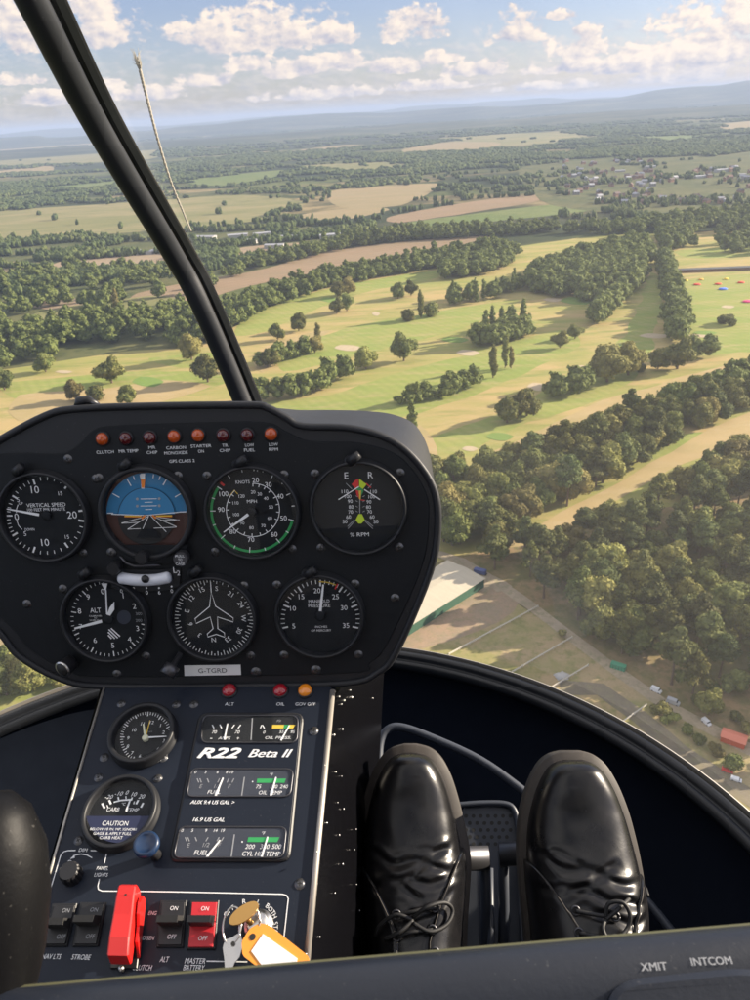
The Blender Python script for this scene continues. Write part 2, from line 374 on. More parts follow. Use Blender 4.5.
# ------------------------------------------------------------------ haze box
hz = material('haze_air'); hz.node_tree.nodes.clear()
nt = hz.node_tree; out = nt.nodes.new('ShaderNodeOutputMaterial'); pv = nt.nodes.new('ShaderNodeVolumePrincipled')
pv.inputs['Density'].default_value = 6.8e-5; pv.inputs['Color'].default_value = (0.46, 0.58, 0.82, 1); pv.inputs['Density Attribute'].default_value = ''
pv.inputs['Anisotropy'].default_value = 0.0
nt.links.new(pv.outputs[0], out.inputs['Volume'])
X0, X1, Y0, Y1, Z0, Z1 = -34000, 34000, -1500, 41000, -H-8, 125
hv = [(x, y, z) for z in (Z0, Z1) for y in (Y0, Y1) for x in (X0, X1)]
tag(link_mesh('haze', hv, [(0, 2, 3, 1), (4, 5, 7, 6), (0, 1, 5, 4), (2, 6, 7, 3), (0, 4, 6, 2), (1, 3, 7, 5)], hz), kind='stuff')
# ================================================================== TREES
def leaf_mat(name, c1, c2):
    def fn(t, b):
        p = t.coord('Object'); r = t.rand()
        a = t.noise(p, 0.5, 3, 0.6)
        col = t.mix(t.ramp(a, [(0.35, 0), (0.65, 1)]), c1, c2)
        hs = t.n.new('ShaderNodeHueSaturation'); t.l.new(col, hs.inputs['Color'])
        t.l.new(t.math('ADD', 0.478, t.math('MULTIPLY', r, 0.055)), hs.inputs['Hue'])
        t.l.new(t.math('ADD', 0.62, t.math('MULTIPLY', t.math('FRACT', t.math('MULTIPLY', r, 7.3)), 0.72)), hs.inputs['Value'])
        t.l.new(hs.outputs[0], b.inputs['Base Color'])
        # thin leaves let some light through
        tr = t.n.new('ShaderNodeBsdfTranslucent'); t.l.new(hs.outputs[0], tr.inputs[0])
        mx = t.n.new('ShaderNodeMixShader'); mx.inputs[0].default_value = 0.22
        t.l.new(b.outputs[0], mx.inputs[1]); t.l.new(tr.outputs[0], mx.inputs[2])
        t.l.new(mx.outputs[0], t.n['Material Output'].inputs['Surface'])
    return material(name, rough=.8, spec=.15, fn=fn)
M_leafA = leaf_mat('broad_leaves', (.095, .112, .030), (.205, .200, .060))
M_leafB = leaf_mat('light_leaves', (.18, .175, .05), (.27, .245, .08))
M_leafP = leaf_mat('pine_needles', (.080, .100, .034), (.165, .170, .060))
M_bark = material('bark', rough=.95, spec=.1, fn=lambda t, b: t.l.new(t.mix(t.noise(t.coord('Object'), 3, 5), (.10, .07, .05), (.24, .17, .12)), b.inputs['Base Color']))

def leaf_cloud(lumps, nleaf, size, rng):
    """many small leaf-clump faces over the surfaces of the lumps; returns V, Q"""
    areas = np.array([l[3]*l[4] for l in lumps]); pr = areas/areas.sum()
    idx = rng.choice(len(lumps), nleaf, p=pr)
    L = np.array(lumps)[idx]
    d = rng.normal(size=(nleaf, 3)); d[:, 2] = d[:, 2]*0.9+0.25; d /= np.linalg.norm(d, axis=1)[:, None]
    rr = rng.uniform(0.80, 1.08, nleaf)[:, None]
    ctr = L[:, :3] + d*rr*np.stack([L[:, 3], L[:, 3], L[:, 4]], 1)
    nrm = d + rng.normal(scale=0.45, size=d.shape); nrm /= np.linalg.norm(nrm, axis=1)[:, None]
    a = np.cross(nrm, rng.normal(size=d.shape)); a /= np.linalg.norm(a, axis=1)[:, None]; b2 = np.cross(nrm, a)
    s = (size*rng.uniform(0.6, 1.35, nleaf))[:, None]
    V = np.stack([ctr-a*s-b2*s*.6, ctr+a*s*.7-b2*s, ctr+a*s+b2*s*.7, ctr-a*s*.6+b2*s], 1).reshape(-1, 3)
    return V, np.arange(nleaf*4).reshape(-1, 4)
def ico(sub):
    bm = bmesh.new(); bmesh.ops.create_icosphere(bm, subdivisions=sub, radius=1)
    V = np.array([v.co[:] for v in bm.verts]); T = np.array([[v.index for v in f.verts] for f in bm.faces]); bm.free(); return V, T
ICO1, ICO2 = ico(1), ico(2)
def cores(lumps, k=0.86, base=ICO2, seed=0):
    V = []; T = []; off = 0
    for j, l in enumerate(lumps):
        v = base[0].copy()
        nn = np.array([mnoise.noise(Vector(p)*1.7+Vector((j*3.1+seed, 0, 0))) for p in v])[:, None]
        v = v*(k*(1+0.28*nn))*np.array([l[3], l[3], l[4]])+np.array(l[:3])
        V.append(v); T.append(base[1]+off); off += len(v)
    return np.concatenate(V), np.concatenate(T)
def lumps_for(kind, rng):
    L = []
    if kind == 'broad':       # height about 13, crown 6 radius
        n = 11
        for k in range(n):
            a = 2*PI*k/7+rng.uniform(-.4, .4)
            if k < 7: L.append((3.4*math.cos(a)*rng.uniform(.75, 1.15), 3.4*math.sin(a)*rng.uniform(.75, 1.15), rng.uniform(3.0, 6.6), rng.uniform(2.2, 3.1), rng.uniform(2.2, 3.0)))
            else: L.append((rng.uniform(-1.8, 1.8), rng.uniform(-1.8, 1.8), rng.uniform(7.2, 9.8), rng.uniform(1.9, 2.8), rng.uniform(1.8, 2.4)))
        L.append((0, 0, 5.5, 3.6, 3.6)); L.append((0, 0, 3.2, 3.0, 2.4))
    elif kind == 'pine':      # bare trunk below, uneven shelves
        for k in range(12):
            a = rng.uniform(0, 2*PI); z = rng.uniform(5.0, 12.6); r = (3.8-(z-6)*0.34)*rng.uniform(.3, 1.1)
            L.append((r*math.cos(a), r*math.sin(a), z, rng.uniform(1.5, 2.5), rng.uniform(.8, 1.3)))
        L.append((0, 0, 13.2, 1.5, 1.2)); L.append((0, 0, 10.5, 1.9, 1.8))
    elif kind == 'tall':      # narrow cypress-like column
        for k in range(9):
            z = 2.0+k*1.65; r = 1.9*math.sin(PI*min(.97, (k+1.6)/11))**.8
            L.append((rng.uniform(-.5, .5), rng.uniform(-.5, .5), z, r*rng.uniform(.8, 1.15), 1.5))
    elif kind == 'bush':
        for k in range(7):
            a = rng.uniform(0, 2*PI); r = rng.uniform(.2, 1.8)
            L.append((r*math.cos(a), r*math.sin(a), rng.uniform(.8, 2.4), rng.uniform(1.0, 1.7), rng.uniform(.9, 1.4)))
    return L
def crown_mesh(kind, seed, nleaf, size, mat):
    rng = np.random.default_rng(seed); L = lumps_for(kind, rng)
    V1, Q1 = leaf_cloud(L, nleaf, size, rng); V2, T2 = cores(L, .84 if kind != 'pine' else .7, seed=seed)
    # cores are triangles; store them as quads with a repeated mid corner is illegal, so use polygons through from_pydata
    V = np.concatenate([V1, V2]); faces = Q1.tolist() + (T2+len(V1)).tolist()
    me = bpy.data.meshes.new('crown'); me.from_pydata(V.tolist(), [], faces); me.update(); me.materials.append(mat)
    return me
def tube_pts(bm, pts, rads, n=8, cap=True):
    rings = []
    up0 = Vector((0.13, 0.21, 1)).normalized()
    for i, p in enumerate(pts):
        p = Vector(p); a = Vector(pts[max(0, i-1)]); b2 = Vector(pts[min(len(pts)-1, i+1)])
        tg = (b2-a).normalized(); ref = Vector((1, 0, 0)) if abs(tg.x) < .8 else Vector((0, 1, 0))
        e1 = tg.cross(ref).normalized(); e2 = tg.cross(e1)
        if rings:
            prev = rings[-1][1]; e1 = (prev - tg*prev.dot(tg)).normalized(); e2 = tg.cross(e1)
        rings.append(([bm.verts.new(p+e1*math.cos(2*PI*k/n)*rads[i]+e2*math.sin(2*PI*k/n)*rads[i]) for k in range(n)], e1))
    for i in range(len(rings)-1):
        for k in range(n):
            bm.faces.new((rings[i][0][k], rings[i][0][(k+1) % n], rings[i+1][0][(k+1) % n], rings[i+1][0][k]))
    if cap:
        bm.faces.new(rings[0][0][::-1]); bm.faces.new(rings[-1][0])
def trunk_mesh(kind, seed):
    bm = bmesh.new(); rng = random.Random(seed)
    top = {'broad': 8.5, 'pine': 13, 'tall': 12, 'bush': 1.8}[kind]; r0 = {'broad': .45, 'pine': .34, 'tall': .3, 'bush': .12}[kind]
    tube_pts(bm, [(0, 0, -.3), (rng.uniform(-.15, .15), rng.uniform(-.15, .15), top*.4), (rng.uniform(-.3, .3), rng.uniform(-.3, .3), top)], [r0, r0*.75, r0*.25], 7)
    if kind in ('broad', 'pine'):
        for k in range(5):
            a = 2*PI*k/5+rng.uniform(-.3, .3); z = top*rng.uniform(.35, .6); r = rng.uniform(2, 3)
            tube_pts(bm, [(0, 0, z), (math.cos(a)*r*.5, math.sin(a)*r*.5, z+1.2), (math.cos(a)*r, math.sin(a)*r, z+(2.6 if kind == 'broad' else 1.6))], [r0*.4, r0*.28, r0*.1], 5)
    me = bpy.data.meshes.new('trunk'); bm.to_mesh(me); bm.free(); me.materials.append(M_bark); return me
VAR = {}
for kind, n, sz, mats in (('broad', 2600, .34, (M_leafA, M_leafA, M_leafB, M_leafA)), ('pine', 2000, .30, (M_leafP, M_leafP, M_leafA)), ('tall', 1500, .27, (M_leafA, M_leafB)), ('bush', 700, .24, (M_leafA, M_leafB))):
    VAR[kind] = [(crown_mesh(kind, 11+i, n, sz, m), trunk_mesh(kind, i)) for i, m in enumerate(mats)]

# gather: (x, y, kind, scale, label, group, name)
TREES = []
rt = random.Random(5)
def add_tree(p, kind, s, label, group=None, name=None, wid=1.0):
    s *= 1.8 if group is None else 1.48
    TREES.append((p.x, p.y, kind, s, label, group, name or {'broad': 'broadleaf_tree', 'pine': 'pine_tree', 'tall': 'conifer_tree', 'bush': 'bush'}[kind], wid))
def inside(p, poly):
    c = False; n = len(poly)
    for i in range(n):
        a, b2 = poly[i], poly[(i+1) % n]
        if (a.y > p.y) != (b2.y > p.y) and p.x < (b2.x-a.x)*(p.y-a.y)/(b2.y-a.y)+a.x: c = not c
    return c
def fill(pts, sp, kinds, smin, smax, label, group, keep=1.0):
    sp *= 1.18; poly = [G(x, y) for x, y in pts]
    x0, x1 = min(p.x for p in poly), max(p.x for p in poly); y0, y1 = min(p.y for p in poly), max(p.y for p in poly)
    y = y0; j = 0
    while y < y1:
        x = x0+(sp/2 if j % 2 else 0)
        while x < x1:
            q = Vector((x+rt.uniform(-.42, .42)*sp, y+rt.uniform(-.42, .42)*sp, 0))
            if inside(q, poly) and rt.random() < keep:
                add_tree(q, rt.choice(kinds), rt.uniform(smin, smax), label, group)
            x += sp
        y += sp*.87; j += 1
def row(pts, sp, kinds, smin, smax, label, group, wid=4.0):
    P2 = [G(x, y) for x, y in pts]
    for a, b2 in zip(P2, P2[1:]):
        n = max(1, int((b2-a).length/(sp*.78)))
        for k in range(n):
            q = a.lerp(b2, (k+rt.uniform(-.2, .2))/n)+Vector((rt.uniform(-wid, wid), rt.uniform(-wid, wid), 0))
            add_tree(q, rt.choice(kinds), rt.uniform(smin, smax)*1.12, label, group)
BB = ['broad']; BP = ['broad', 'pine', 'pine']; MX = ['broad', 'broad', 'pine']
# the long belt across the fairways
fill([(425, 545), (425, 492), (470, 478), (530, 462), (580, 448), (620, 430), (680, 405), (760, 378), (800, 372), (800, 394), (740, 408), (690, 434), (640, 462), (600, 487), (555, 516), (520, 534), (480, 548)], 10.0,
     ['broad', 'broad', 'broad', 'pine'], 1.0, 1.4, 'tree packed into the broad belt that crosses the golf course', 'trees of the broad belt across the golf course')
fill([(676, 500), (690, 482), (720, 468), (800, 440), (800, 480), (760, 495), (720, 505)], 10.5, BB, 1.0, 1.35, 'tree of the dense clump at the right edge above the pine wood', 'trees of the clump above the pine wood')
# pine wood by the track
fill([(520, 585), (470, 560), (520, 550), (560, 545), (600, 528), (650, 513), (700, 508), (770, 500), (860, 520), (900, 760), (770, 738), (700, 700), (650, 676), (600, 640), (560, 610)], 10.5,
     BP, .85, 1.25, 'tall dark pine or oak in the wood beside the vehicle track', 'trees of the wood beside the track', .76)
fill([(700, 690), (740, 690), (800, 720), (800, 765), (750, 742), (690, 712)], 7, ['bush', 'broad'], .6, .9, 'bushy young tree on the edge of the wood above the red shed', 'young trees at the wood edge', .5)
fill([(470, 600), (500, 590), (540, 620), (600, 665), (560, 680), (520, 640)], 17, ['bush'], .5, .9, 'low scrubby bush in the fenced dry paddock', 'bushes in the paddocks', .35)
row([(660, 715), (700, 745), (750, 782)], 7, ['bush'], .6, .9, 'low hedge bush between the lane and the parked vehicles', 'hedge bushes beside the lane', .8)
# belts further off
BELT1 = 'tree of the long belt between the brown field and the fairways'
fill([(205, 334), (215, 318), (262, 300), (320, 280), (380, 270), (440, 258), (500, 250), (500, 258), (450, 266), (390, 276), (330, 288), (270, 309), (230, 330)], 11, MX, .9, 1.25, BELT1, 'trees of the belt below the brown field')
fill([(176, 300), (230, 278), (250, 266), (300, 253), (350, 241), (420, 233), (480, 231), (560, 228), (560, 234), (490, 237), (420, 241), (350, 249), (300, 261), (250, 272), (200, 292)], 14, MX, .9, 1.25, 'tree of the belt above the brown field', 'trees of the belt above the brown field')
fill([(440, 280), (445, 268), (470, 256), (500, 250), (520, 256), (500, 272), (470, 278)], 12, BB, 1.0, 1.3, 'tree of the dark clump between the two upper fairways', 'trees of the upper dark clump')
fill([(527, 293), (528, 276), (560, 266), (600, 254), (640, 247), (655, 256), (648, 266), (625, 280), (618, 296), (590, 302), (560, 298)], 12, BB, 1.1, 1.5, 'large tree of the big dark wood beside the putting green', 'trees of the big dark wood')
row([(640, 277), (628, 292), (615, 304), (600, 318), (593, 328)], 13, BB, 1.0, 1.35, 'tree of the line running down from the big dark wood', 'trees of the line below the big dark wood')
fill([(447, 306), (452, 300), (490, 294), (525, 284), (530, 288), (505, 298), (475, 305)], 13, ['broad', 'tall'], .9, 1.2, 'tree of the upright row left of the putting green', 'trees of the row left of the putting green')
fill([(474, 344), (480, 336), (500, 328), (536, 324), (536, 331), (510, 340), (495, 346)], 10, ['broad', 'broad', 'broad', 'tall'], .95, 1.2, 'tree of the shadowed clump in the middle of the fairways', 'trees of the middle clump')
row([(662, 262), (668, 280), (672, 300), (678, 320), (676, 345)], 10, BB, .95, 1.25, 'tree of the upright line beside the driving range', 'trees of the line by the driving range', 5)
fill([(655, 240), (670, 232), (690, 236), (680, 250), (660, 252)], 12, BB, 1, 1.4, 'tree of the clump above the driving range roof', 'trees above the driving range')
fill([(690, 246), (760, 238), (800, 236), (800, 250), (740, 256)], 16, BB, 1, 1.3, 'tree on the grass behind the driving range roof', 'trees behind the driving range roof', .6)
fill([(560, 234), (640, 224), (720, 216), (800, 212), (800, 236), (700, 234), (620, 236)], 17, BB, 1, 1.4, 'tree of the wooded strip between the golf course and the town', 'trees between golf course and town', .85)
row([(287, 398), (308, 392), (327, 385), (340, 380), (353, 374)], 11, BB, .95, 1.25, 'tree of the short row just above the glareshield', 'trees of the row above the glareshield', 4)
row([(445, 395), (460, 390), (470, 387), (482, 385)], 10, BB, .8, 1.0, 'tree of the small row ending in a pointed conifer', 'trees of the small row by the conifer', 3)
row([(560, 398), (575, 393), (590, 388)], 11, BB, 1.0, 1.25, 'tree of the trio beside the sand bunker in the middle fairway', 'trees beside the fairway bunker', 3)
row([(695, 357), (713, 357), (735, 356)], 14, BB, .7, 1.1, 'tree of the low row below the driving range', 'trees of the low row below the range', 3)
# left woods
fill([(-40, 372), (-40, 338), (20, 330), (70, 322), (130, 316), (190, 312), (228, 330), (214, 346), (190, 348), (150, 342), (100, 344), (60, 358), (0, 372)], 13, MX, .95, 1.35, 'tree of the wood left of the strut behind the first green', 'trees of the left wood', .7)
fill([(-40, 322), (-40, 290), (20, 276), (80, 268), (130, 272), (180, 280), (176, 296), (130, 306), (60, 312), (0, 318)], 18, MX, .95, 1.3, 'tree of the grey green wood far left beyond the first wood', 'trees of the far left wood', .4)
fill([(-20, 700), (-20, 676), (30, 664), (66, 650), (100, 670), (60, 690), (0, 706)], 6.0, ['bush', 'bush', 'broad'], .8, 1.1, 'bushy tree seen below the left corner of the instrument panel', 'bushes below the panel corner')
# single trees
row([(255, 402), (275, 400), (290, 396)], 10, BB, .9, 1.15, 'tree of the low row between the strut and the glareshield', 'trees beside the foot of the strut', 3)
row([(262, 368), (285, 361), (310, 354)], 11, BB, .8, 1.0, 'tree of the dotted row right of the strut', 'trees of the dotted row by the strut', 3)
row([(398, 404), (425, 400), (445, 396)], 10, ['bush', 'broad'], .8, 1.1, 'bushy tree of the row behind the lit end of the glareshield', 'trees behind the end of the glareshield', 3)
row([(478, 346), (500, 344), (530, 334)], 9, BB, .9, 1.2, 'tree on the near edge of the shadowed middle clump', 'trees on the edge of the middle clump', 3)
for x, y, k, s, lab in [
    (338, 297, 'broad', .9, 'left tree of the pair just below the upper belt'), (348, 295, 'broad', 1.0, 'right tree of the pair just below the upper belt'),
    (337, 314, 'broad', .85, 'left tree of the lower pair on the upper fairway'), (347, 311, 'broad', .9, 'right tree of the lower pair on the upper fairway'),
    (398, 299, 'broad', .95, 'wide dark tree alone on the middle of the upper fairway'), (411, 296, 'broad', .85, 'smaller tree touching the wide dark tree of the upper fairway'),
    (421, 318, 'tall', 1.0, 'tall pointed conifer between two low trees on the fairway'), (408, 321, 'bush', 2.0, 'low tree left of the tall pointed conifer'), (431, 316, 'bush', 2.4, 'low tree right of the tall pointed conifer'),
    (299, 331, 'broad', .85, 'round tree alone nearest the left end of the long belt'), (278, 340, 'broad', .85, 'round tree beside the strut on the dry strip'),
    (319, 348, 'tall', .9, 'slim poplar rising behind a round tree'), (315, 353, 'broad', .85, 'round tree in front of the slim poplar'), (303, 354, 'bush', 1.8, 'small bush left of the slim poplar'),
    (281, 362, 'broad', .8, 'upper tree of the trio beside the strut'), (267, 367, 'broad', .8, 'left tree of the trio beside the strut'), (275, 366, 'broad', .75, 'lower tree of the trio beside the strut'),
    (366, 369, 'broad', 1.0, 'bright round tree left of the biggest fairway tree'), (404, 361, 'broad', 1.15, 'biggest single tree on the middle fairway with a long shadow'),
    (493, 378, 'tall', 1.0, 'pointed conifer at the end of the small tree row'), (505, 368, 'tall', .85, 'conifer standing alone above the small tree row'), (511, 369, 'tall', .65, 'short conifer touching the lone conifer'),
    (560, 348, 'broad', .8, 'grey tree left below the line from the big dark wood'), (575, 339, 'broad', .75, 'small tree right below the line from the big dark wood'),
    (607, 382, 'broad', 1.4, 'huge dark tree of the pair below the fairway bunkers'), (628, 375, 'broad', 1.3, 'slightly smaller dark tree of the pair below the fairway bunkers'),
    (658, 369, 'broad', .95, 'wide low tree left of the big range corner tree'), (677, 369, 'broad', 1.3, 'big tree at the lower end of the driving range line'),
    (725, 324, 'bush', 1.6, 'small tree alone on the driving range'), (731, 326, 'bush', 1.3, 'bush beside the small tree on the driving range'),
    (507, 423, 'broad', 1.0, 'left tree of the clump in the dry rough'), (517, 419, 'broad', 1.0, 'middle tree of the clump in the dry rough'), (527, 416, 'broad', .95, 'right tree of the clump in the dry rough'),
    (112, 383, 'broad', 1.25, 'big sunlit round tree on the left fairway'), (192, 360, 'broad', 1.15, 'dark tree left of the strut by the far green'), (208, 382, 'broad', 1.25, 'large tree almost touching the strut'),
    (46, 372, 'broad', .95, 'low tree at the edge of the left wood'), (5, 390, 'broad', 1.0, 'tree cut by the left edge of the view'),
    (76, 400, 'broad', .8, 'tree top showing left above the glareshield'), (96, 400, 'bush', 2, 'bush showing above the glareshield clip'), (128, 404, 'broad', .8, 'tree top showing right above the glareshield'),
    (120, 322, 'tall', 1.3, 'tall dark conifer rising from the left wood'), (413, 445, 'tall', 1.0, 'thin pale tree beside the lit end of the glareshield'), (640, 372, 'bush', 1.2, 'small bush between the two dark fairway trees')]:
    add_tree(G(x, y), k, s, lab)

order = sorted(range(len(TREES)), key=lambda i: TREES[i][1])
def visible(i):
    x, y = TREES[i][:2]; d = Vector((x, y, -H)); dz = d.dot(F)
    if dz <= 0: return False
    px = 375+FPX*d.dot(RT)/dz; py = 500-FPX*d.dot(UP)/dz
    if not (-20 < px < 770 and 100 < py < 1000): return False
    if 410 < py < 670 and px < 425: return px < 70 and py > 640        # behind the panel
    if py > 700 and px < 640: return False
    return True
vis = [i for i in order if visible(i)]
singles = [i for i in vis if TREES[i][5] is None]
indiv = set(singles)
for i in vis:
    if len(indiv) >= 300: break
    indiv.add(i)
for i in order:
    if i not in indiv: continue
    x, y, kind, s, lab, grp, nm, wd = TREES[i]
    cm, tm = VAR[kind][rt.randrange(len(VAR[kind]))]
    e = thing(nm, lab, 'tree' if kind != 'bush' else 'bush', (x, y, -H+.8), rt.uniform(0, 6.28), grp)
    e.scale = (s*rt.uniform(.88, 1.12), s*rt.uniform(.88, 1.12), s*rt.uniform(.88, 1.12))
    for nm2, me in (('crown', cm), ('trunk', tm)):
        o = bpy.data.objects.new(nm2, me); C.objects.link(o); o.parent = e
print('trees', len(TREES), 'visible', len(vis), 'individual', len(indiv))

# every other tree: one mass of trees
MED = {}
for kind, n, sz in (('broad', 420, .75), ('pine', 360, .62), ('tall', 260, .6), ('bush', 120, .5)):
    MED[kind] = []
    for sd_ in range(3):
        rng = np.random.default_rng(40+sd_); L = lumps_for(kind, rng)
        V1, Q1 = leaf_cloud(L, n, sz, rng); V2, T2 = cores(L, .86, base=ICO1, seed=sd_)
        T2q = np.concatenate([T2, T2[:, 2:]], 1)  # placeholder quad (degenerate corner removed below)
        MED[kind].append((V1, Q1, V2, T2))
def merge(name, items, mats):
    Vq = []; Qq = []; Vt = []; Tt = []; o1 = o2 = 0
    for (x, y, z, kind, s, h, rot) in items:
        V1, Q1, V2, T2 = MED[kind][rt.randrange(3)]
        c, s_ = math.cos(rot), math.sin(rot); M = np.array([[c, -s_, 0], [s_, c, 0], [0, 0, 1]])
        for (V, T, VV, TT, q) in ((V1, Q1, Vq, Qq, 0), (V2, T2, Vt, Tt, 1)):
            W = (V*np.array([s, s, h]))@M.T+np.array([x, y, z])
            off = o1 if q == 0 else o2
            VV.append(W); TT.append(T+off)
            if q == 0: o1 += len(V)
            else: o2 += len(V)
    # quads split in triangles so that one array holds all
    Vq = np.concatenate(Vq); Qq = np.concatenate(Qq); Vt = np.concatenate(Vt); Tt = np.concatenate(Tt)
    tri = np.concatenate([Qq[:, [0, 1, 2]], Qq[:, [0, 2, 3]], Tt+len(Vq)])
    me = fast_mesh(name, np.concatenate([Vq, Vt]), tri, mats)
    o = bpy.data.objects.new(name, me); C.objects.link(o); return o
rest = []
for i in order:
    if i in indiv: continue
    x, y, kind, s, *_ = TREES[i]
    rest.append((x, y, -H+.8, kind, s, s*rt.uniform(.9, 1.1), rt.uniform(0, 6.28)))

# woods and hedges of the countryside beyond: lower, wider clumps the further they stand
FARC = []
for sd_ in range(6):
    rng = np.random.default_rng(90+sd_); Vs = []; Ts = []; off = 0
    for k in range(5):
        v = ICO1[0]*(1+0.25*rng.normal(size=(len(ICO1[0]), 1)))
        v = v*np.array([rng.uniform(.4, .62), rng.uniform(.4, .62), rng.uniform(.42, .6)])+np.array([rng.uniform(-.5, .5), rng.uniform(-.5, .5), rng.uniform(.3, .6)])
        Vs.append(v); Ts.append(ICO1[1]+off); off += len(v)
    FARC.append((np.concatenate(Vs), np.concatenate(Ts)))
fields_px = [[(132, 304), (136, 290), (190, 280), (260, 266), (330, 248), (400, 240), (484, 235), (486, 240), (430, 254), (350, 267), (300, 276), (250, 286), (200, 300)],
    [(328, 190), (442, 184), (402, 206), (340, 208)], [(392, 216), (490, 199), (556, 194), (608, 207), (560, 215), (480, 223), (420, 236), (345, 243)],
    [(180, 181), (285, 170), (280, 176), (220, 186)], [(52, 134), (92, 133), (100, 143), (62, 146), (0, 153), (-60, 155), (-60, 137)], [(20, 190), (150, 178), (90, 190)],
    [(655, 191), (736, 187), (720, 193), (668, 198)], [(660, 165), (760, 150), (760, 158), (680, 172)], [(405, 149), (450, 141), (500, 142), (480, 151), (410, 153)], [(240, 246), (330, 242), (280, 256), (236, 262)],
    [(60, 262), (180, 252), (178, 262), (50, 274)], [(300, 215), (390, 208), (330, 222)], [(630, 137), (714, 135), (670, 142)], [(722, 124), (790, 118), (790, 128), (730, 130)]]
FP = [[G(*p) for p in f] for f in fields_px]
OPENP = [[G(*p) for p in f] for f in OPEN]
golfp = [G(*p) for p in [(-80, 440), (-60, 318), (40, 300), (190, 300), (250, 300), (310, 280), (380, 268), (450, 255), (520, 238), (600, 230), (800, 222), (1100, 222), (1100, 700), (-80, 700)]]
townp = [G(*p) for p in [(540, 200), (525, 172), (590, 163), (700, 157), (790, 150), (790, 208), (700, 212), (600, 210)]]
Vs = []; Ts = []; off = 0; nfar = 0; near = []
rf = np.random.default_rng(3)
for _ in range(76000):
    # even in the picture: choose a depression, not a distance
    dep = R(rf.uniform(0.62, 9.8)) if rf.random() < .66 else R(rf.uniform(.62, 4.2))
    a = R(rf.uniform(-33, 33)); d = H/math.tan(dep); x, y = d*math.sin(a), d*math.cos(a)
    if y < 900: continue
    q = Vector((x, y, 0))
    n = mnoise.noise(Vector((x*0.0012, y*0.0020, 3.3)))+0.5*mnoise.noise(Vector((x*.004, y*.007, 1.1)))
    hedge = abs(mnoise.noise(Vector((x*.0028, y*.0045, 7.7)))) < .035 or abs(mnoise.noise(Vector((x*.0035+5, y*.006, 2.7)))) < .03
    thr = .27 if d < 2600 else max(.02, .27-.25*(d-2600)/2400)
    if not (n > thr or (hedge and d < 4200)): continue
    if inside(q, golfp): continue
    if any(inside(q, f) for f in FP): continue
    if any(inside(q, f) for f in OPENP) and rf.random() < .985: continue
    if inside(q, townp) and rf.random() < .55: continue
    if d > 19000: continue
    wdt = max(8, d*0.0040)*rf.uniform(.7, 1.5)*(0.75 if hedge and n < 0 else 1); hgt = rf.uniform(7, 12.5)*(1 if d > 2500 else 1.15)
    v, T = FARC[rf.integers(6)]
    c, s_ = math.cos(a*3), math.sin(a*3)
    W = v*np.array([wdt, wdt*.9, hgt]); W = W@np.array([[c, -s_, 0], [s_, c, 0], [0, 0, 1]]).T+np.array([x, y, -H+1])
    Vs.append(W); Ts.append(T+off); off += len(v); nfar += 1
print('far clumps', nfar, 'rest', len(rest))
def m_farwood(t, b):
    p = t.coord('Object'); a = t.noise(p, .012, 4, .65); c = t.noise(p, .12, 3, .6)
    col = t.ramp(a, [(0.35, (.060, .085, .030)), (0.55, (.095, .120, .040)), (0.72, (.16, .17, .06))])
    col = t.mix(t.math('MULTIPLY', c, .5), col, (.035, .05, .02)); t.l.new(col, b.inputs['Base Color'])
M_farwood = material('far_leaves', rough=.9, spec=.1, fn=m_farwood)
me = fast_mesh('distant_woods', np.concatenate(Vs), np.concatenate(Ts), M_farwood, smooth=False)
o = bpy.data.objects.new('distant_woods', me); C.objects.link(o); tag(o, 'distant woods and hedges spread over the countryside up to the horizon', 'woods', kind='stuff')
o = merge('woodland', rest, M_leafA); tag(o, 'masses of trees in the middle distance around the golf course', 'woodland', kind='stuff')
# ================================================================== THE COCKPIT
def project(p):
    p = Vector(p); dz = p.dot(F); return 375+FPX*p.dot(RT)/dz, 500-FPX*p.dot(UP)/dz
class Plane:
    """a flat board in the cabin: origin, right, up and outward normal; px() meets it with a sight line to measure the photo"""
    def __init__(s, O, n, a=None, b=None):
        s.O = Vector(O); s.n = Vector(n).normalized()
        if a: d = s.hit(*b, 0)-s.hit(*a, 0)
        else: d = RT-s.n*RT.dot(s.n)
        s.eu = d.normalized(); s.ev = s.n.cross(s.eu).normalized()
    def hit(s, px, py, h):
        d = ray(px, py); k = (s.O+s.n*h).dot(s.n)/d.dot(s.n); return d*k
    def px(s, px, py, h=0.0):
        d = s.hit(px, py, h)-s.O; return Vector((d.dot(s.eu), d.dot(s.ev)))
    def mat(s, u=0, v=0, h=0):
        M = Matrix((s.eu, s.ev, s.n)).transposed().to_4x4(); M.translation = s.O+s.eu*u+s.ev*v+s.n*h; return M
YAW = R(4.3); AX = Vector((math.sin(YAW), math.cos(YAW), 0))
def back_up(e): return -AX*math.cos(R(e))+Vector((0, 0, math.sin(R(e))))
PAN = Plane(ray(250, 560)*0.70, back_up(14), (41, 518.5), (358, 509.5))
CON = Plane(PAN.hit(217, 689, 0.004), back_up(74), (105, 690), (330, 689))

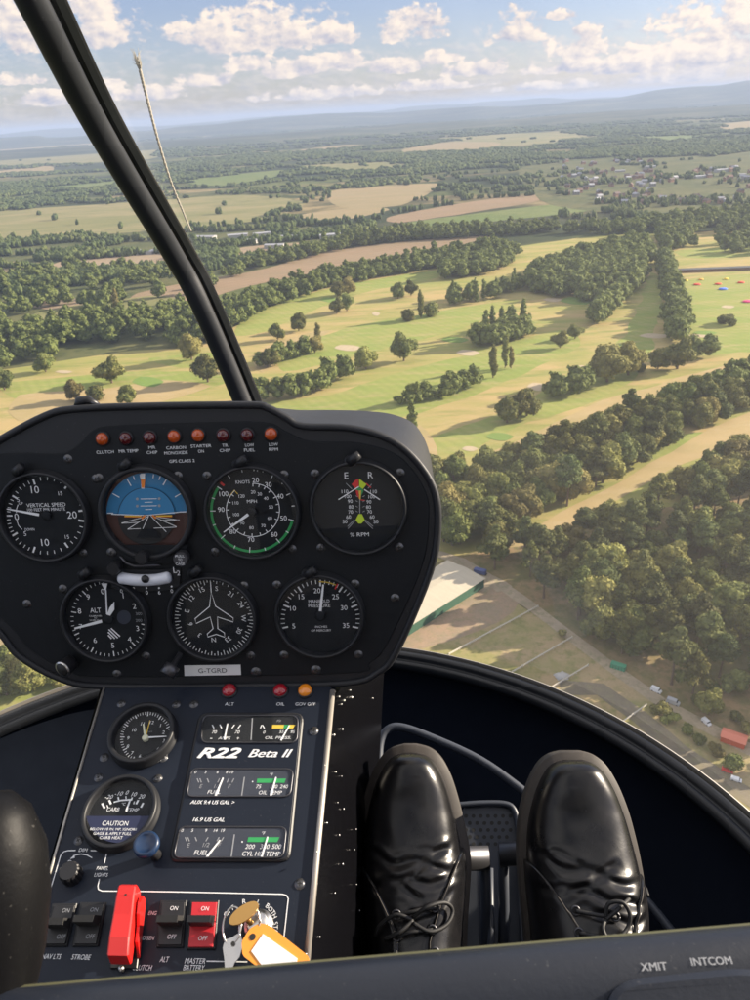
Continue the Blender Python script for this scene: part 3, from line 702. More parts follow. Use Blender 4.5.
# ---- cockpit materials
def m_wrinkle(c, sc_=900, st=.25, dust=0.0):
    def fn(t, b):
        p = t.coord('Object'); n = t.noise(p, sc_, 3, .6); q = t.noise(p, 14, 5, .6)
        col = t.mix(t.math('MULTIPLY', q, .5), c, tuple(max(0, x*1.7+.0015+dust) for x in c))
        sp = t.ramp(t.noise(p, 420, 2, .5), [(.70, 0.0), (.76, 1.0)])
        col = t.mix(t.math('MULTIPLY', sp, .12), col, (.3, .29, .27))
        t.l.new(col, b.inputs['Base Color']); t.l.new(t.bump(n, st, .0006), b.inputs['Normal'])
        t.l.new(t.math('ADD', b.inputs['Roughness'].default_value-.08, t.math('MULTIPLY', q, .2)), b.inputs['Roughness'])
    return fn
M_plate = material('panel_paint', rough=.5, spec=.28, fn=m_wrinkle((.008, .0095, .012)))
M_console = material('console_paint', rough=.45, spec=.3, fn=m_wrinkle((.008, .012, .022), 1200, .15))
M_hood = material('hood_plastic', rough=.5, spec=.45, fn=m_wrinkle((.013, .014, .017), 700, .3))
M_bezel = material('bezel_black', (.016, .017, .020), rough=.46, spec=.4)
M_dial = material('dial_black', (.010, .012, .015), rough=.7, spec=.3)
M_dialgrey = material('dial_card', (.035, .042, .062), rough=.6)
M_white = material('dial_white', (.88, .89, .90), rough=.6)
M_ivory = material('needle_cream', (.72, .72, .52), rough=.5)
M_grey = material('print_grey', (.34, .35, .37), rough=.6)
M_greenm = material('mark_green', (.03, .36, .10), rough=.6)
M_yell = material('mark_yellow', (.80, .55, .06), rough=.6)
M_lime = material('mark_lime', (.60, .78, .03), rough=.6)
M_redm = material('mark_red', (.70, .03, .03), rough=.6)
M_blue = material('horizon_blue', (.035, .20, .40), rough=.6)
M_blue2 = material('horizon_blue_dome', (.045, .23, .45), rough=.55)
M_brown2 = material('horizon_brown', (.065, .028, .022), rough=.6)
M_orange = material('mark_orange', (.85, .25, .03), rough=.5)
M_chrome = material('worn_metal', (.62, .60, .57), rough=.28, metal=1.0, fn=lambda t, b: t.l.new(t.math('ADD', .18, t.math('MULTIPLY', t.noise(t.coord('Object'), 300, 4), .3)), b.inputs['Roughness']))
M_alu = material('aluminium_edge', (.42, .39, .35), rough=.5, metal=.6)
M_darkmetal = material('dark_metal', (.10, .10, .11), rough=.4, metal=.8)
M_screw = material('screw_black', (.13, .13, .135), rough=.36, metal=.8)
M_brass = material('brass', (.72, .42, .14), rough=.32, metal=.9)
M_redpl = material('red_plastic', (.62, .018, .015), rough=.30, coat=.3)
M_redsw = material('red_switch', (.55, .02, .03), rough=.42)
M_knob = material('knob_black', (.014, .014, .016), rough=.4)
M_bluek = material('blue_knob', (.010, .028, .075), rough=.35, coat=.2)
M_label = material('label_white', (.88, .87, .86), rough=.6)
M_ink = material('label_ink', (.05, .05, .055), rough=.7)
M_blk = material('text_black', (.02, .02, .02), rough=.7)
M_amber = material('amber_lens', (.50, .075, .010), rough=.12, coat=1.0)
M_amberb = material('bright_amber_lens', (.95, .30, .02), rough=.12, coat=1.0)
M_dkred = material('dark_red_lens', (.09, .008, .010), rough=.10, coat=1.0)
M_redlens = material('red_lens', (.38, .008, .02), rough=.10, coat=1.0)
M_tagor = material('tag_orange', (.95, .36, .04), rough=.4, coat=.2)
M_tube = material('vial_white', (.72, .74, .80), rough=.25, coat=.5)
def m_glass(name, refl, rough=.02, tint=(1, 1, 1)):
    m = bpy.data.materials.new(name); m.use_nodes = True; t = NT(m.node_tree); t.n.remove(t.n['Principled BSDF'])
    tr = t.n.new('ShaderNodeBsdfTransparent'); tr.inputs[0].default_value = (*tint, 1)
    gl = t.n.new('ShaderNodeBsdfGlossy'); gl.inputs['Roughness'].default_value = rough
    lw = t.n.new('ShaderNodeLayerWeight'); lw.inputs[0].default_value = .35
    f = t.math('ADD', refl, t.math('MULTIPLY', lw.outputs['Fresnel'], refl*3), clamp=True)
    mx = t.n.new('ShaderNodeMixShader'); t.l.new(f, mx.inputs[0]); t.l.new(tr.outputs[0], mx.inputs[1]); t.l.new(gl.outputs[0], mx.inputs[2])
    t.l.new(mx.outputs[0], t.n['Material Output'].inputs[0]); return m
M_lensg = m_glass('gauge_glass', .014, .02)
def m_wind():
    m = m_glass('windshield_acrylic', .012, .01, (.985, .985, .985)); t = NT(m.node_tree)
    old = t.n['Material Output'].inputs[0].links[0].from_socket
    # fine scratches and dust in the acrylic catch the sun
    tr = t.n.new('ShaderNodeBsdfTranslucent'); tr.inputs[0].default_value = (1, .97, .92, 1); df = t.n.new('ShaderNodeBsdfDiffuse'); df.inputs[0].default_value = (1, .97, .92, 1)
    ad = t.n.new('ShaderNodeMixShader'); t.l.new(tr.outputs[0], ad.inputs[1]); t.l.new(df.outputs[0], ad.inputs[2])
    mx = t.n.new('ShaderNodeMixShader'); t.l.new(t.math('ADD', .016, t.math('MULTIPLY', t.noise(t.coord('Object'), 5, 4, .6), .022)), mx.inputs[0])
    t.l.new(old, mx.inputs[1]); t.l.new(ad.outputs[0], mx.inputs[2]); t.l.new(mx.outputs[0], t.n['Material Output'].inputs[0]); return m
M_wind = m_wind()

# ---- text meshes (the built-in font), cached
_tc = {}
def text_geo(s, shear=0.0):
    k = (s, shear)
    if k in _tc: return _tc[k]
    cu = bpy.data.curves.new('t', 'FONT'); cu.body = s; cu.size = 1; cu.shear = shear; cu.resolution_u = 3
    o = bpy.data.objects.new('t', cu); C.objects.link(o)
    bpy.context.view_layer.update()
    me = o.evaluated_get(bpy.context.evaluated_depsgraph_get()).to_mesh()
    V = np.array([v.co[:2] for v in me.vertices]) if len(me.vertices) else np.zeros((0, 2)); Fc = [tuple(p.vertices) for p in me.polygons]
    bpy.data.objects.remove(o); bpy.data.curves.remove(cu)
    lo, hi = V.min(0), V.max(0); V = (V-(lo+hi)/2)
    _tc[k] = (V, Fc, hi-lo); return _tc[k]
class Acc:
    """collects shapes in one local frame; build() links them as ONE mesh object"""
    def __init__(s, pl=None, org=(0, 0), h=0.0): s.pl = pl; s.org = Vector(org); s.V = []; s.Fc = []; s.mi = []; s.mats = []; s.sm = []; s.h = h
    def m(s, mat):
        if mat not in s.mats: s.mats.append(mat)
        return s.mats.index(mat)
    def q(s, x, y, h=None):
        h = s.h if h is None else h; p = s.pl.px(x, y, h)-s.org; return Vector((p.x, p.y, h))
    def add(s, V, Fc, mat, smooth=False):
        o = len(s.V); s.V += [tuple(v) for v in V]; i = s.m(mat)
        for f in Fc: s.Fc.append(tuple(o+k for k in f)); s.mi.append(i); s.sm.append(smooth)
    def poly(s, pts, mat, h=None): s.add([s.q(x, y, h) for x, y in pts], [tuple(range(len(pts)))[::-1]], mat)
    def line(s, pts, w, mat, h=None, closed=False):
        P = [s.q(x, y, h) for x, y in pts]; n = len(P); V = []; wd = w*s.k()/2
        for i, p in enumerate(P):
            a = P[i-1] if (i > 0 or closed) else p; b = P[(i+1) % n] if (i < n-1 or closed) else p
            d = (b-a); d = Vector((-d.y, d.x, 0)).normalized()*wd; V += [p+d, p-d]
        Fc = [(2*i, 2*i+1, 2*((i+1) % n)+1, 2*((i+1) % n)) for i in range(n if closed else n-1)]
        s.add(V, Fc, mat)
    def k(s, x=None, y=None):
        c = s.pl.O+s.pl.eu*s.org.x+s.pl.ev*s.org.y; return c.dot(F)/FPX       # metres per photo pixel here
    def arc(s, cx, cy, r, a0, a1, w, mat, h=None, n=None):
        n = n or max(4, int(abs(a1-a0)/4)); s.line([(cx+r*math.sin(R(a0+(a1-a0)*i/n)), cy-r*math.cos(R(a0+(a1-a0)*i/n))) for i in range(n+1)], w, mat, h)
    def tick(s, cx, cy, a, r0, r1, w, mat, h=None):
        a = R(a); s.line([(cx+r0*math.sin(a), cy-r0*math.cos(a)), (cx+r1*math.sin(a), cy-r1*math.cos(a))], w, mat, h)
    def disc(s, cx, cy, r, mat, h=None, n=28): s.poly([(cx+r*math.sin(2*PI*i/n), cy-r*math.cos(2*PI*i/n)) for i in range(n)], mat, h)
    def text(s, st, x, y, hp, wp=None, mat=None, h=None, rot=0.0, shear=0.0):
        V, Fc, sz = text_geo(st, shear); k = s.k(); c = s.q(x, y, h); sy = hp*k/max(sz[1], 1e-6); sx = (wp*k/sz[0]) if wp else sy
        a = R(-rot); ca, sa = math.cos(a), math.sin(a)
        s.add([(c.x+vx*sx*ca-vy*sy*sa, c.y+vx*sx*sa+vy*sy*ca, c.z) for vx, vy in V], Fc, mat or M_white)
    def lathe(s, prof, mat, c=(0, 0), n=40, smooth=True, closed=False, tilt=None):
        V = []; Fc = []
        for r, hh in prof:
            for k in range(n):
                v = Vector((r*math.cos(2*PI*k/n), r*math.sin(2*PI*k/n), hh))
                if tilt is not None: v = tilt @ v
                V.append((v.x+c[0], v.y+c[1], v.z))
        for i in range(len(prof)-1):
            for k in range(n): Fc.append((i*n+k, i*n+(k+1) % n, (i+1)*n+(k+1) % n, (i+1)*n+k))
        if closed: Fc.append(tuple((len(prof)-1)*n+k for k in range(n)))
        s.add(V, Fc, mat, smooth)
    def box(s, x0, y0, x1, y1, h0, h1, mat, bev=.0006):
        """bevelled box; corners are local metres"""
        b = bev
        if h1-h0 < 2*b: b = (h1-h0)*.4
        V = []
        for (e, hh) in ((0, h0), (0, h1-b), (b, h1)):
            V += [(x0+e, y0+e, hh), (x1-e, y0+e, hh), (x1-e, y1-e, hh), (x0+e, y1-e, hh)]
        Fc = [(0, 1, 5, 4), (1, 2, 6, 5), (2, 3, 7, 6), (3, 0, 4, 7), (4, 5, 9, 8), (5, 6, 10, 9), (6, 7, 11, 10), (7, 4, 8, 11), (8, 9, 10, 11), (3, 2, 1, 0)]
        s.add(V, Fc, mat)
    def prism(s, pts, h0, h1, mat, bev=.0006, px=True, side=None):
        P = [s.q(x, y, h1) for x, y in pts] if px else [Vector((x, y, h1)) for x, y in pts]; n = len(P)
        ar = sum(P[i].x*P[(i+1) % n].y-P[(i+1) % n].x*P[i].y for i in range(n))
        if ar < 0: P = P[::-1]
        ins = []
        for i in range(n):
            d = (P[(i+1) % n]-P[i-1]); nn = Vector((-d.y, d.x, 0)).normalized(); ins.append(P[i]+nn*bev)
        V = [(p.x, p.y, h0) for p in P]+[(p.x, p.y, h1-bev) for p in P]+[(p.x, p.y, h1) for p in ins]
        Fc = [(i, (i+1) % n, n+(i+1) % n, n+i) for i in range(n)]
        s.add(V, Fc, side or mat); s.add(V, [(n+i, n+(i+1) % n, 2*n+(i+1) % n, 2*n+i) for i in range(n)]+[tuple(range(2*n, 3*n))], mat)
    def tube(s, pts, r, mat, n=8):
        bm = bmesh.new(); rr = r if isinstance(r, (list, tuple)) else [r]*len(pts); tube_pts(bm, pts, rr, n)
        bm.verts.index_update(); V = [v.co[:] for v in bm.verts]; Fc = [tuple(v.index for v in f.verts) for f in bm.faces]; bm.free(); s.add(V, Fc, mat, True)
    def build(s, name, parent=None):
        o = link_mesh(name, s.V, s.Fc, s.mats, parent, midx=s.mi); o.data.polygons.foreach_set('use_smooth', s.sm); return o
def on_plane(name, label, cat, pl, cx, cy, h=0.0, group=None):
    e = bpy.data.objects.new(name, None); C.objects.link(e); e.empty_display_size = .02
    o = pl.px(cx, cy, h); e.matrix_world = pl.mat(o.x, o.y, 0); tag(e, label, cat, group); return e, o
def rounded(pts, r, n=5):
    out = []; N = len(pts)
    for i in range(N):
        p0, p1, p2 = Vector(pts[i-1]), Vector(pts[i]), Vector(pts[(i+1) % N]); a = (p0-p1).normalized()*r; b = (p2-p1).normalized()*r
        for j in range(n+1):
            s = j/n; out.append(tuple((p1+a)*(1-s)**2+p1*2*s*(1-s)+(p1+b)*s*s))
    return out
def smooth_loop(pts, k=6, closed=True):
    P = [Vector(p) for p in pts]; n = len(P); out = []
    for i in range(n if closed else n-1):
        g = (lambda j: P[j % n]) if closed else (lambda j: P[max(0, min(n-1, j))])
        p0, p1, p2, p3 = g(i-1), g(i), g(i+1), g(i+2)
        for j in range(k):
            s = j/k; out.append(0.5*((2*p1)+(p2-p0)*s+(2*p0-5*p1+4*p2-p3)*s*s+(3*p1-p0-3*p2+p3)*s**3))
    if not closed: out.append(P[-1])
    return out

# ------------------------------------------------------------------ instrument panel (pod)
fr = [(-20, 455), (0, 440), (45, 416), (75, 409), (150, 406), (250, 405), (268, 408), (287, 418), (303, 426), (350, 428), (387, 438), (413, 457), (433, 487), (438, 523), (430, 572), (397, 650), (378, 672), (345, 683), (225, 686),
      (105, 686), (62, 679), (20, 656), (0, 632), (-40, 590), (-60, 530), (-45, 480)]
bk = [(-10, 458), (5, 444), (48, 419), (78, 412), (150, 409), (250, 408), (275, 408), (300, 410), (330, 410), (365, 411), (395, 415), (417, 427), (430, 455), (433, 495), (424, 545), (392, 622), (372, 645), (345, 658), (225, 660),
      (115, 660), (75, 655), (30, 640), (10, 620), (-20, 585), (-40, 530), (-30, 485)]
pan_e, pan_o = on_plane('instrument_panel', 'black helicopter instrument panel with a curved hood holding seven round dials', 'instrument panel', PAN, 250, 560)
a = Acc(PAN, pan_o)
FL = smooth_loop([tuple(a.q(x, y, -.0015)) for x, y in fr], 5); BL = smooth_loop([tuple(a.q(x, y, -.13)) for x, y in bk], 5)
n = len(FL); bm_v = [tuple(p) for p in FL]+[tuple(p) for p in BL]
a.add(bm_v, [(i, n+i, n+(i+1) % n, (i+1) % n) for i in range(n)], M_hood, True)
a.add([tuple(p) for p in FL], [tuple(range(n))[::-1]], M_hood)
a.add([tuple(p) for p in BL], [tuple(range(n))], M_hood)
a.build('hood', pan_e)
a = Acc(PAN, pan_o); loop = [Vector((p.x, p.y, -.001)) for p in FL]
a.tube(loop+[loop[0]], .0034, M_hood, 8); a.build('hood_lip', pan_e)
a = Acc(PAN, pan_o)
pl_in = [(-45, 560), (-38, 490), (-10, 458), (20, 453), (62, 453), (80, 443), (92, 431), (110, 426), (180, 423), (262, 422), (285, 431), (310, 441), (360, 443), (400, 457), (425, 490), (429, 523), (421, 570), (388, 643), (370, 663), (343, 674), (107, 677), (68, 671), (30, 650), (8, 625), (-30, 592)]
lp = smooth_loop([tuple(a.q(x, y, 0)) for x, y in pl_in], 5); a.prism([(p.x, p.y) for p in lp], -.0025, 0, M_plate, .0008, px=False); a.build('face_plate', pan_e)

def screw(e, org, pl, x, y, r=3.6, h=0.0):
    s = Acc(pl, org); c = s.q(x, y, h); k = s.k()*r
    s.lathe([(k*1.3, h+.0001), (k*1.22, h+.0005), (k*1.02, h+.0005), (k*.98, h+.0009), (k*.5, h+.0012), (k*.02, h+.00125)], M_screw, (c.x, c.y), 14, closed=True)
    an = (x*7+y*3) % 3
    for q in (0, PI/2):
        dx, dy = math.cos(an+q)*k*.55, math.sin(an+q)*k*.55; wx, wy = -math.sin(an+q)*k*.13, math.cos(an+q)*k*.13
        s.add([(c.x-dx-wx, c.y-dy-wy, h+.00135), (c.x+dx-wx, c.y+dy-wy, h+.00135), (c.x+dx+wx, c.y+dy+wy, h+.00135), (c.x-dx+wx, c.y-dy+wy, h+.00135)], [(0, 1, 2, 3)], M_blk)
    s.build('screw', e)
def post_light(e, org, pl, x, y, dx=4, dy=-3):
    s = Acc(pl, org); c = s.q(x, y, .004)
    s.lathe([(.0052, 0), (.0052, .005), (.0046, .0062), (.0002, .0063)], M_bezel, (c.x, c.y), 18, closed=True)
    d = Vector((dx, -dy, 0)).normalized()
    s.tube([(c.x, c.y, .005), (c.x+d.x*.005, c.y+d.y*.005, .0085), (c.x+d.x*.011, c.y+d.y*.011, .0095)], [.0046, .0044, .0036], M_bezel, 12); s.build('post_light', e)
BH = .009; DH = .0012      # bezel front and dial heights over the board
def gauge(name, label, pl, cx, cy, rp, cat='gauge', bez=3.4, screws=(), post=None, bh=BH, dial_mat=None, glass=True):
    e, o = on_plane(name, label, cat, pl, cx, cy, bh)
    a = Acc(pl, o, h=DH); k = a.k(); r = rp*k; ri = (rp-bez)*k
    a.lathe([(r+.0012, .0002), (r+.0012, .002), (r, .003), (r, bh-.0022), (r-.0005, bh-.0006), (r-.0013, bh), (ri+.0008, bh), (ri, bh-.0008), (ri-.0003, .0045), (ri-.0003, .0002)], M_bezel, n=64); a.build('bezel', e)
    d = Acc(pl, o, h=DH); d.lathe([(ri+.0002, DH-.0004), (.00001, DH-.0004)], dial_mat or M_dial, n=48, smooth=False); dial = d.build('dial', e)
    if glass:
        g2 = Acc(pl, o); g2.lathe([(ri, .0060), (.00001, .0060)], M_lensg, n=48, smooth=False); g2.build('glass', e)
    for x, y in screws: screw(e, o, pl, x, y)
    if post: post_light(e, o, pl, *post)
    return e, o, dial
def marks(pl, o): return Acc(pl, o, h=DH)
def needle(e, o, pl, pts, mat=M_white, h=.0036, hub=None, name='needle'):
    a = Acc(pl, o, h=h); P = [a.q(x, y, h) for x, y in pts]; n = len(P)
    V = [(p.x, p.y, h-.0006) for p in P]+[(p.x, p.y, h) for p in P]
    a.add(V, [tuple(range(n, 2*n)), tuple(range(n))[::-1]]+[(i, (i+1) % n, n+(i+1) % n, n+i) for i in range(n)], mat)
    if hub:
        c = a.q(hub[0], hub[1], h); r = hub[2]*a.k(); a.lathe([(r, DH), (r, h+.0003), (r*.8, h+.0008), (.00001, h+.0008)], hub[3] if len(hub) > 3 else M_dial, (c.x, c.y), 18)
    a.build(name, e)
def bar(x0, y0, x1, y1, w0, w1):
    d = Vector((x1-x0, y1-y0)).normalized(); nx, ny = -d.y, d.x
    return [(x0+nx*w0, y0+ny*w0), (x1+nx*w1, y1+ny*w1), (x1-nx*w1, y1-ny*w1), (x0-nx*w0, y0-ny*w0)]
Z = lambda x0, y0, s: (lambda X, Y: (x0+X/s, y0+Y/s))

# 1 vertical speed
e, o, d = gauge('vertical_speed_gauge', 'vertical speed dial with its needle just above zero, far left of the upper row', PAN, 41, 518.5, 46.5, screws=[(96, 479), (83, 553)], post=(17, 472))
m = marks(PAN, o); z = Z(0, 460, 7.5); c0 = z(343, 418); RR = 39
for k in range(5):
    m.tick(*c0, 270+30.5*k/1 if k == 0 else 270, 33.5, RR, 1.6, M_white) if k == 0 else None
for s_ in (1, -1):
    for v, a_ in ((0, 0), (5, 31), (10, 71), (15, 125), (20, 172)):
        if v: m.tick(*c0, 270+s_*a_, 33, RR, 1.9, M_white)
    for a0, a1, nn in ((0, 31, 5), (31, 71, 5), (71, 125, 5), (125, 172, 5)):
        for j in range(1, nn): m.tick(*c0, 270+s_*(a0+(a1-a0)*j/nn), 35.5, RR, .8, M_white)
m.arc(*c0, RR, 82, 98, 1, M_white)
for st, X, Y, hh in (('10', 262, 222, 7.4), ('10', 338, 618, 7.4), ('20', 540, 412, 7.4), ('15', 452, 250, 4), ('15', 503, 577, 4), ('5', 188, 553, 4.6), ('5', 136, 298, 4.6), ('0', 124, 426, 7)): m.text(st, *z(X, Y), hh)
m.text('VERTICAL SPEED', *z(345, 337), 3.9, 40); m.text('100 FEET PER MINUTE', *z(347, 371), 3.1, 39); m.text('UP', *z(156, 326), 2.6); m.text('DOWN', *z(222, 521), 2.6, 10)
m.line([z(122, 395), z(124, 365), z(135, 335)], .8, M_white); m.line([z(126, 455), z(138, 490), z(165, 520)], .8, M_white)
m.build('lettering', d); needle(e, o, PAN, bar(*z(292, 412), *z(50, 368), 1.3, .5), hub=(*z(343, 418), 5))
# 2 attitude indicator
e, o, d = gauge('attitude_indicator', 'blue and brown artificial horizon dial, second dial of the upper row', PAN, 144.6, 514.5, 48, bez=5, screws=[(178, 476), (99, 478)], post=(123, 467), dial_mat=M_brown2)
m = marks(PAN, o); c0 = (146.8, 513.2); hz_a = (107.2, 514.2); rr = 40.5
up_pts = [(c0[0]+rr*math.sin(R(a_)), c0[1]-rr*math.cos(R(a_))) for a_ in np.linspace(-91, 88, 40)]
m.poly(up_pts, M_blue, DH)
c1 = (146.5, 516); r1 = 28.5
m.poly([(c1[0]+r1*math.sin(R(a_)), c1[1]-r1*math.cos(R(a_))) for a_ in np.linspace(-88, 86, 36)], M_blue2, DH+.0012)
m.poly([(c1[0]+r1*math.sin(R(a_)), c1[1]-r1*math.cos(R(a_))) for a_ in np.linspace(92, 268, 36)], M_blk, DH+.0012)
m.arc(*c1, r1, -86, 84, .5, M_blk, DH+.0013)
z = Z(90, 460, 6.82)
for a_, l in ((-90, 6), (-60, 8), (-30, 8), (-20, 4), (-10, 4), (10, 4), (20, 4), (30, 7), (60, 7), (88, 7)): m.tick(*c0, a_, rr-1-l, rr-1, 1, M_white, DH+.0003)
m.poly([z(345, 92), z(375, 92), z(372, 195), z(350, 195)], M_white, DH+.0014); m.poly([z(346, 130), z(376, 130), z(370, 190), z(352, 190)], M_orange, DH+.0016)
m.line([z(145, 370), z(380, 378), z(610, 356)], .8, M_white, DH+.0015)
for y_, w_ in ((266, 55), (289, 28), (314, 55), (338, 24)): m.line([z(400-w_, y_), z(400+w_, y_-2)], .7, M_white, DH+.0015)
for y_ in (266, 314):
    m.disc(*z(322, y_), 1.4, M_grey, DH+.0015); m.disc(*z(472, y_-2), 1.4, M_grey, DH+.0015)
for p, q2 in (((400, 382), (260, 470)), ((400, 382), (360, 470)), ((385, 385), (215, 430)), ((415, 382), (520, 490)), ((430, 385), (590, 455)), ((445, 388), (610, 410)), ((215, 432), (330, 425)), ((255, 472), (345, 468)), ((435, 465), (590, 458)), ((480, 412), (610, 408))):
    m.line([z(*p), z(*q2)], .6, M_label, DH+.0016)
m.line([z(235, 384), z(350, 386), z(352, 402), z(375, 378)], 1.9, M_orange, DH+.0024); m.line([z(560, 382), z(450, 384), z(448, 398), z(425, 376)], 1.9, M_orange, DH+.0024)
m.line([z(236, 382), z(348, 384)], 1.0, M_yell, DH+.0026); m.line([z(558, 380), z(452, 382)], 1.0, M_yell, DH+.0026)
m.poly([z(360, 372), z(405, 400), z(355, 470), z(315, 530), z(480, 530), z(445, 470), z(405, 400)][2:6], M_dial, DH+.0028)
m.build('horizon_card', d)
a = Acc(PAN, o, h=.0058); a.poly([z(180, 578), z(670, 578), z(640, 640), z(540, 695), z(390, 715), z(250, 680), z(200, 630)], M_dial); a.build('cover_plate', e)
for (X, Y, r_, tx) in ((345, 672, 6.5, None), (615, 680, 7.6, 1), (155, 745, 6.5, None)):
    a = Acc(PAN, o); c = a.q(*z(X, Y), .016); k = a.k()*r_
    a.lathe([(k*.8, .004), (k, .008), (k, .0145), (k*.9, .016), (.00001, .016)], M_knob if not tx else M_darkmetal, (c.x, c.y), 24, smooth=False)
    if tx:
        a.h = .0163; a.text('PULL', *z(612, 655), 2.6, 9); a.text('TO', *z(614, 680), 2.6, 4); a.text('CAGE', *z(615, 708), 2.6, 9)
    a.build('knob', e)
screw(e, o, PAN, 111.5, 552.8, 4)
a = Acc(PAN, o); a.tube([tuple(a.q(120, 556, .006)), tuple(a.q(126, 563, .007)), tuple(a.q(134, 566, .006)), tuple(a.q(160, 565, .005))], .0012, M_darkmetal); a.build('bracket', e)
# slip ball
e, o = on_plane('slip_indicator', 'white curved glass tube with a dark ball under the artificial horizon', 'slip indicator', PAN, 145, 579)
a = Acc(PAN, o); z = Z(90, 460, 6.82)
a.prism([(111, 570), (180, 569), (180, 587), (165, 591), (128, 592), (111, 588)], 0, .002, M_bezel, .0005); a.build('backing', e)
a = Acc(PAN, o); a.tube([tuple(p) for p in smooth_loop([tuple(a.q(x, y, .006)) for x, y in ((118.5, 577.5), (132, 579.6), (145, 580.2), (158, 579.4), (170.5, 576.8))], 4, closed=False)], [.0035]+[.0056]*15+[.0035], M_tube, 14); a.build('glass_tube', e)
a = Acc(PAN, o); c = a.q(145.3, 579, .0115); a.lathe([(.0001, .0088), (.0028, .0098), (.0040, .0118), (.0028, .0138), (.0001, .0146)], M_knob, (c.x, c.y), 16); a.build('ball', e)
m = Acc(PAN, o, h=.0024)
for k, x in enumerate((121, 133.8, 146.5, 159, 171.5)):
    y = 588.5+(1.5 if 0 < k < 4 else 0); m.disc(x, y-2, 1.0, M_white); m.text('0606L'[k] if k < 4 else '0', x+.3, y+2.6, 4)
m.text('L', 175, 570, 6); m.text('2', 178.5, 573, 5); m.build('lettering', e)
# 3 airspeed
e, o, d = gauge('airspeed_gauge', 'airspeed dial with a green arc, inner miles scale and needle at 80 knots', PAN, 251, 514, 48.3, screws=[(207, 476), (284, 475), (292, 549), (215, 552)], post=(238, 464))
m = marks(PAN, o); z = Z(195, 460, 6.82); c0 = z(392, 343); RR = 42.5
for a_, big_ in ((2, 0), (7, 0), (15, 0), (30, 1), (48, 0), (66, 1), (84, 0), (104, 1), (122, 0), (140, 1), (162, 0), (184, 1), (206, 0), (228, 1), (249, 0), (269, 1), (287, 0), (304, 1), (325, 0), (345, 0)):
    m.tick(*c0, a_, RR-(5.5 if big_ else 3.2), RR, .9, M_white, DH+.0003)
m.arc(*c0, RR-1.4, 104, 304, 2.6, M_greenm, DH+.0001); m.tick(*c0, 311, RR-5, RR, 2.4, M_redm, DH+.0002)
for st, X, Y in (('20', 413, 137), ('30', 500, 168), ('40', 580, 247), ('50', 604, 397), ('60', 540, 507), ('70', 382, 543), ('80', 258, 487), ('90', 178, 338), ('100', 196, 231)): m.text(st, *z(X, Y), 5)
for st, X, Y in (('20', 396, 218), ('30', 441, 232), ('40', 484, 262), ('50', 518, 321), ('60', 510, 397), ('70', 466, 448), ('80', 385, 462), ('90', 322, 430), ('100', 281, 372), ('110', 277, 293), ('120', 318, 246)): m.text(st, *z(X, Y), 3.3)
c1 = z(395, 341); m.arc(*c1, 26.6, 0, 318, .7, M_white)
for a_ in (0, 14, 28, 42, 60, 77, 95, 112, 130, 147, 163, 182, 200, 218, 236, 253, 270, 288, 306): m.tick(*c1, a_, 23.5, 26.6, .8, M_white)
m.text('KNOTS', *z(325, 150), 3.3, 14); m.text('MPH', *z(388, 282), 3.3, 10); m.line([z(240, 240), z(268, 206), z(292, 232)], .8, M_yell)
m.build('lettering', d); needle(e, o, PAN, bar(*z(362, 372), *z(195, 493), 1.5, .5), hub=(*z(388, 352), 4.5))
# 4 rotor and engine tachometer
e, o, d = gauge('tachometer', 'black dual tachometer marked E and R with red, green and yellow marks', PAN, 357.8, 509.5, 48.5, screws=[(315, 474), (400, 473), (399, 547), (321, 548)], post=(350, 461))
m = marks(PAN, o); z = Z(305, 440, 6.82)
m.text('E', *z(282, 243), 6.6); m.text('R', *z(447, 240), 6.6); m.text('% RPM', *z(372, 645), 4, 19)
for st, X, Y in (('110', 272, 351), ('100', 293, 385), ('90', 308, 418), ('80', 315, 457), ('70', 311, 491), ('60', 297, 525), ('50', 272, 557), ('110', 468, 352), ('100', 455, 387), ('90', 436, 422), ('80', 433, 458), ('70', 440, 490), ('60', 458, 525), ('50', 484, 557)): m.text(st, *z(X, Y), 3.6)
m.poly([z(345, 272), z(318, 302), z(345, 335), z(368, 318), z(366, 265)], M_redm, DH+.0002); m.poly([z(370, 265), z(420, 302), z(395, 335), z(370, 318)], M_lime, DH+.0002)
m.poly([z(345, 338), z(370, 322), z(398, 336), z(374, 375)], M_greenm, DH+.0003); m.poly([z(345, 340), z(365, 345), z(370, 400), z(352, 375)], M_redm, DH+.0004); m.poly([z(368, 345), z(384, 345), z(380, 405), z(370, 405)], M_yell, DH+.0005)
m.poly([z(385, 340), z(400, 345), z(385, 380)], M_greenm, DH+.0005)
m.line([z(415, 295), z(450, 325)], 1.2, M_redm); m.line([z(380, 408), z(410, 412)], 1.0, M_redm)
m.line([z(374, 405), z(374, 500)], .9, M_grey)
for y_ in (385, 418, 455, 488): m.line([z(345, y_-5), z(360, y_+3)], .6, M_grey); m.line([z(392, y_+3), z(408, y_-5)], .6, M_grey)
m.poly([z(365, 505), z(388, 505), z(408, 545), z(385, 570), z(365, 570), z(345, 545)], M_lime, DH+.0004)
for p, q2 in (((345, 545), (292, 606)), ((335, 545), (290, 590)), ((405, 548), (463, 606)), ((412, 545), (465, 590)), ((280, 295), (320, 335)), ((430, 330), (455, 300))): m.line([z(*p), z(*q2)], .7, M_grey)
m.build('lettering', d)
needle(e, o, PAN, bar(*z(368, 318), *z(228, 407), .5, .45), h=.003); needle(e, o, PAN, bar(*z(404, 338), *z(512, 408), .5, .45), h=.003)
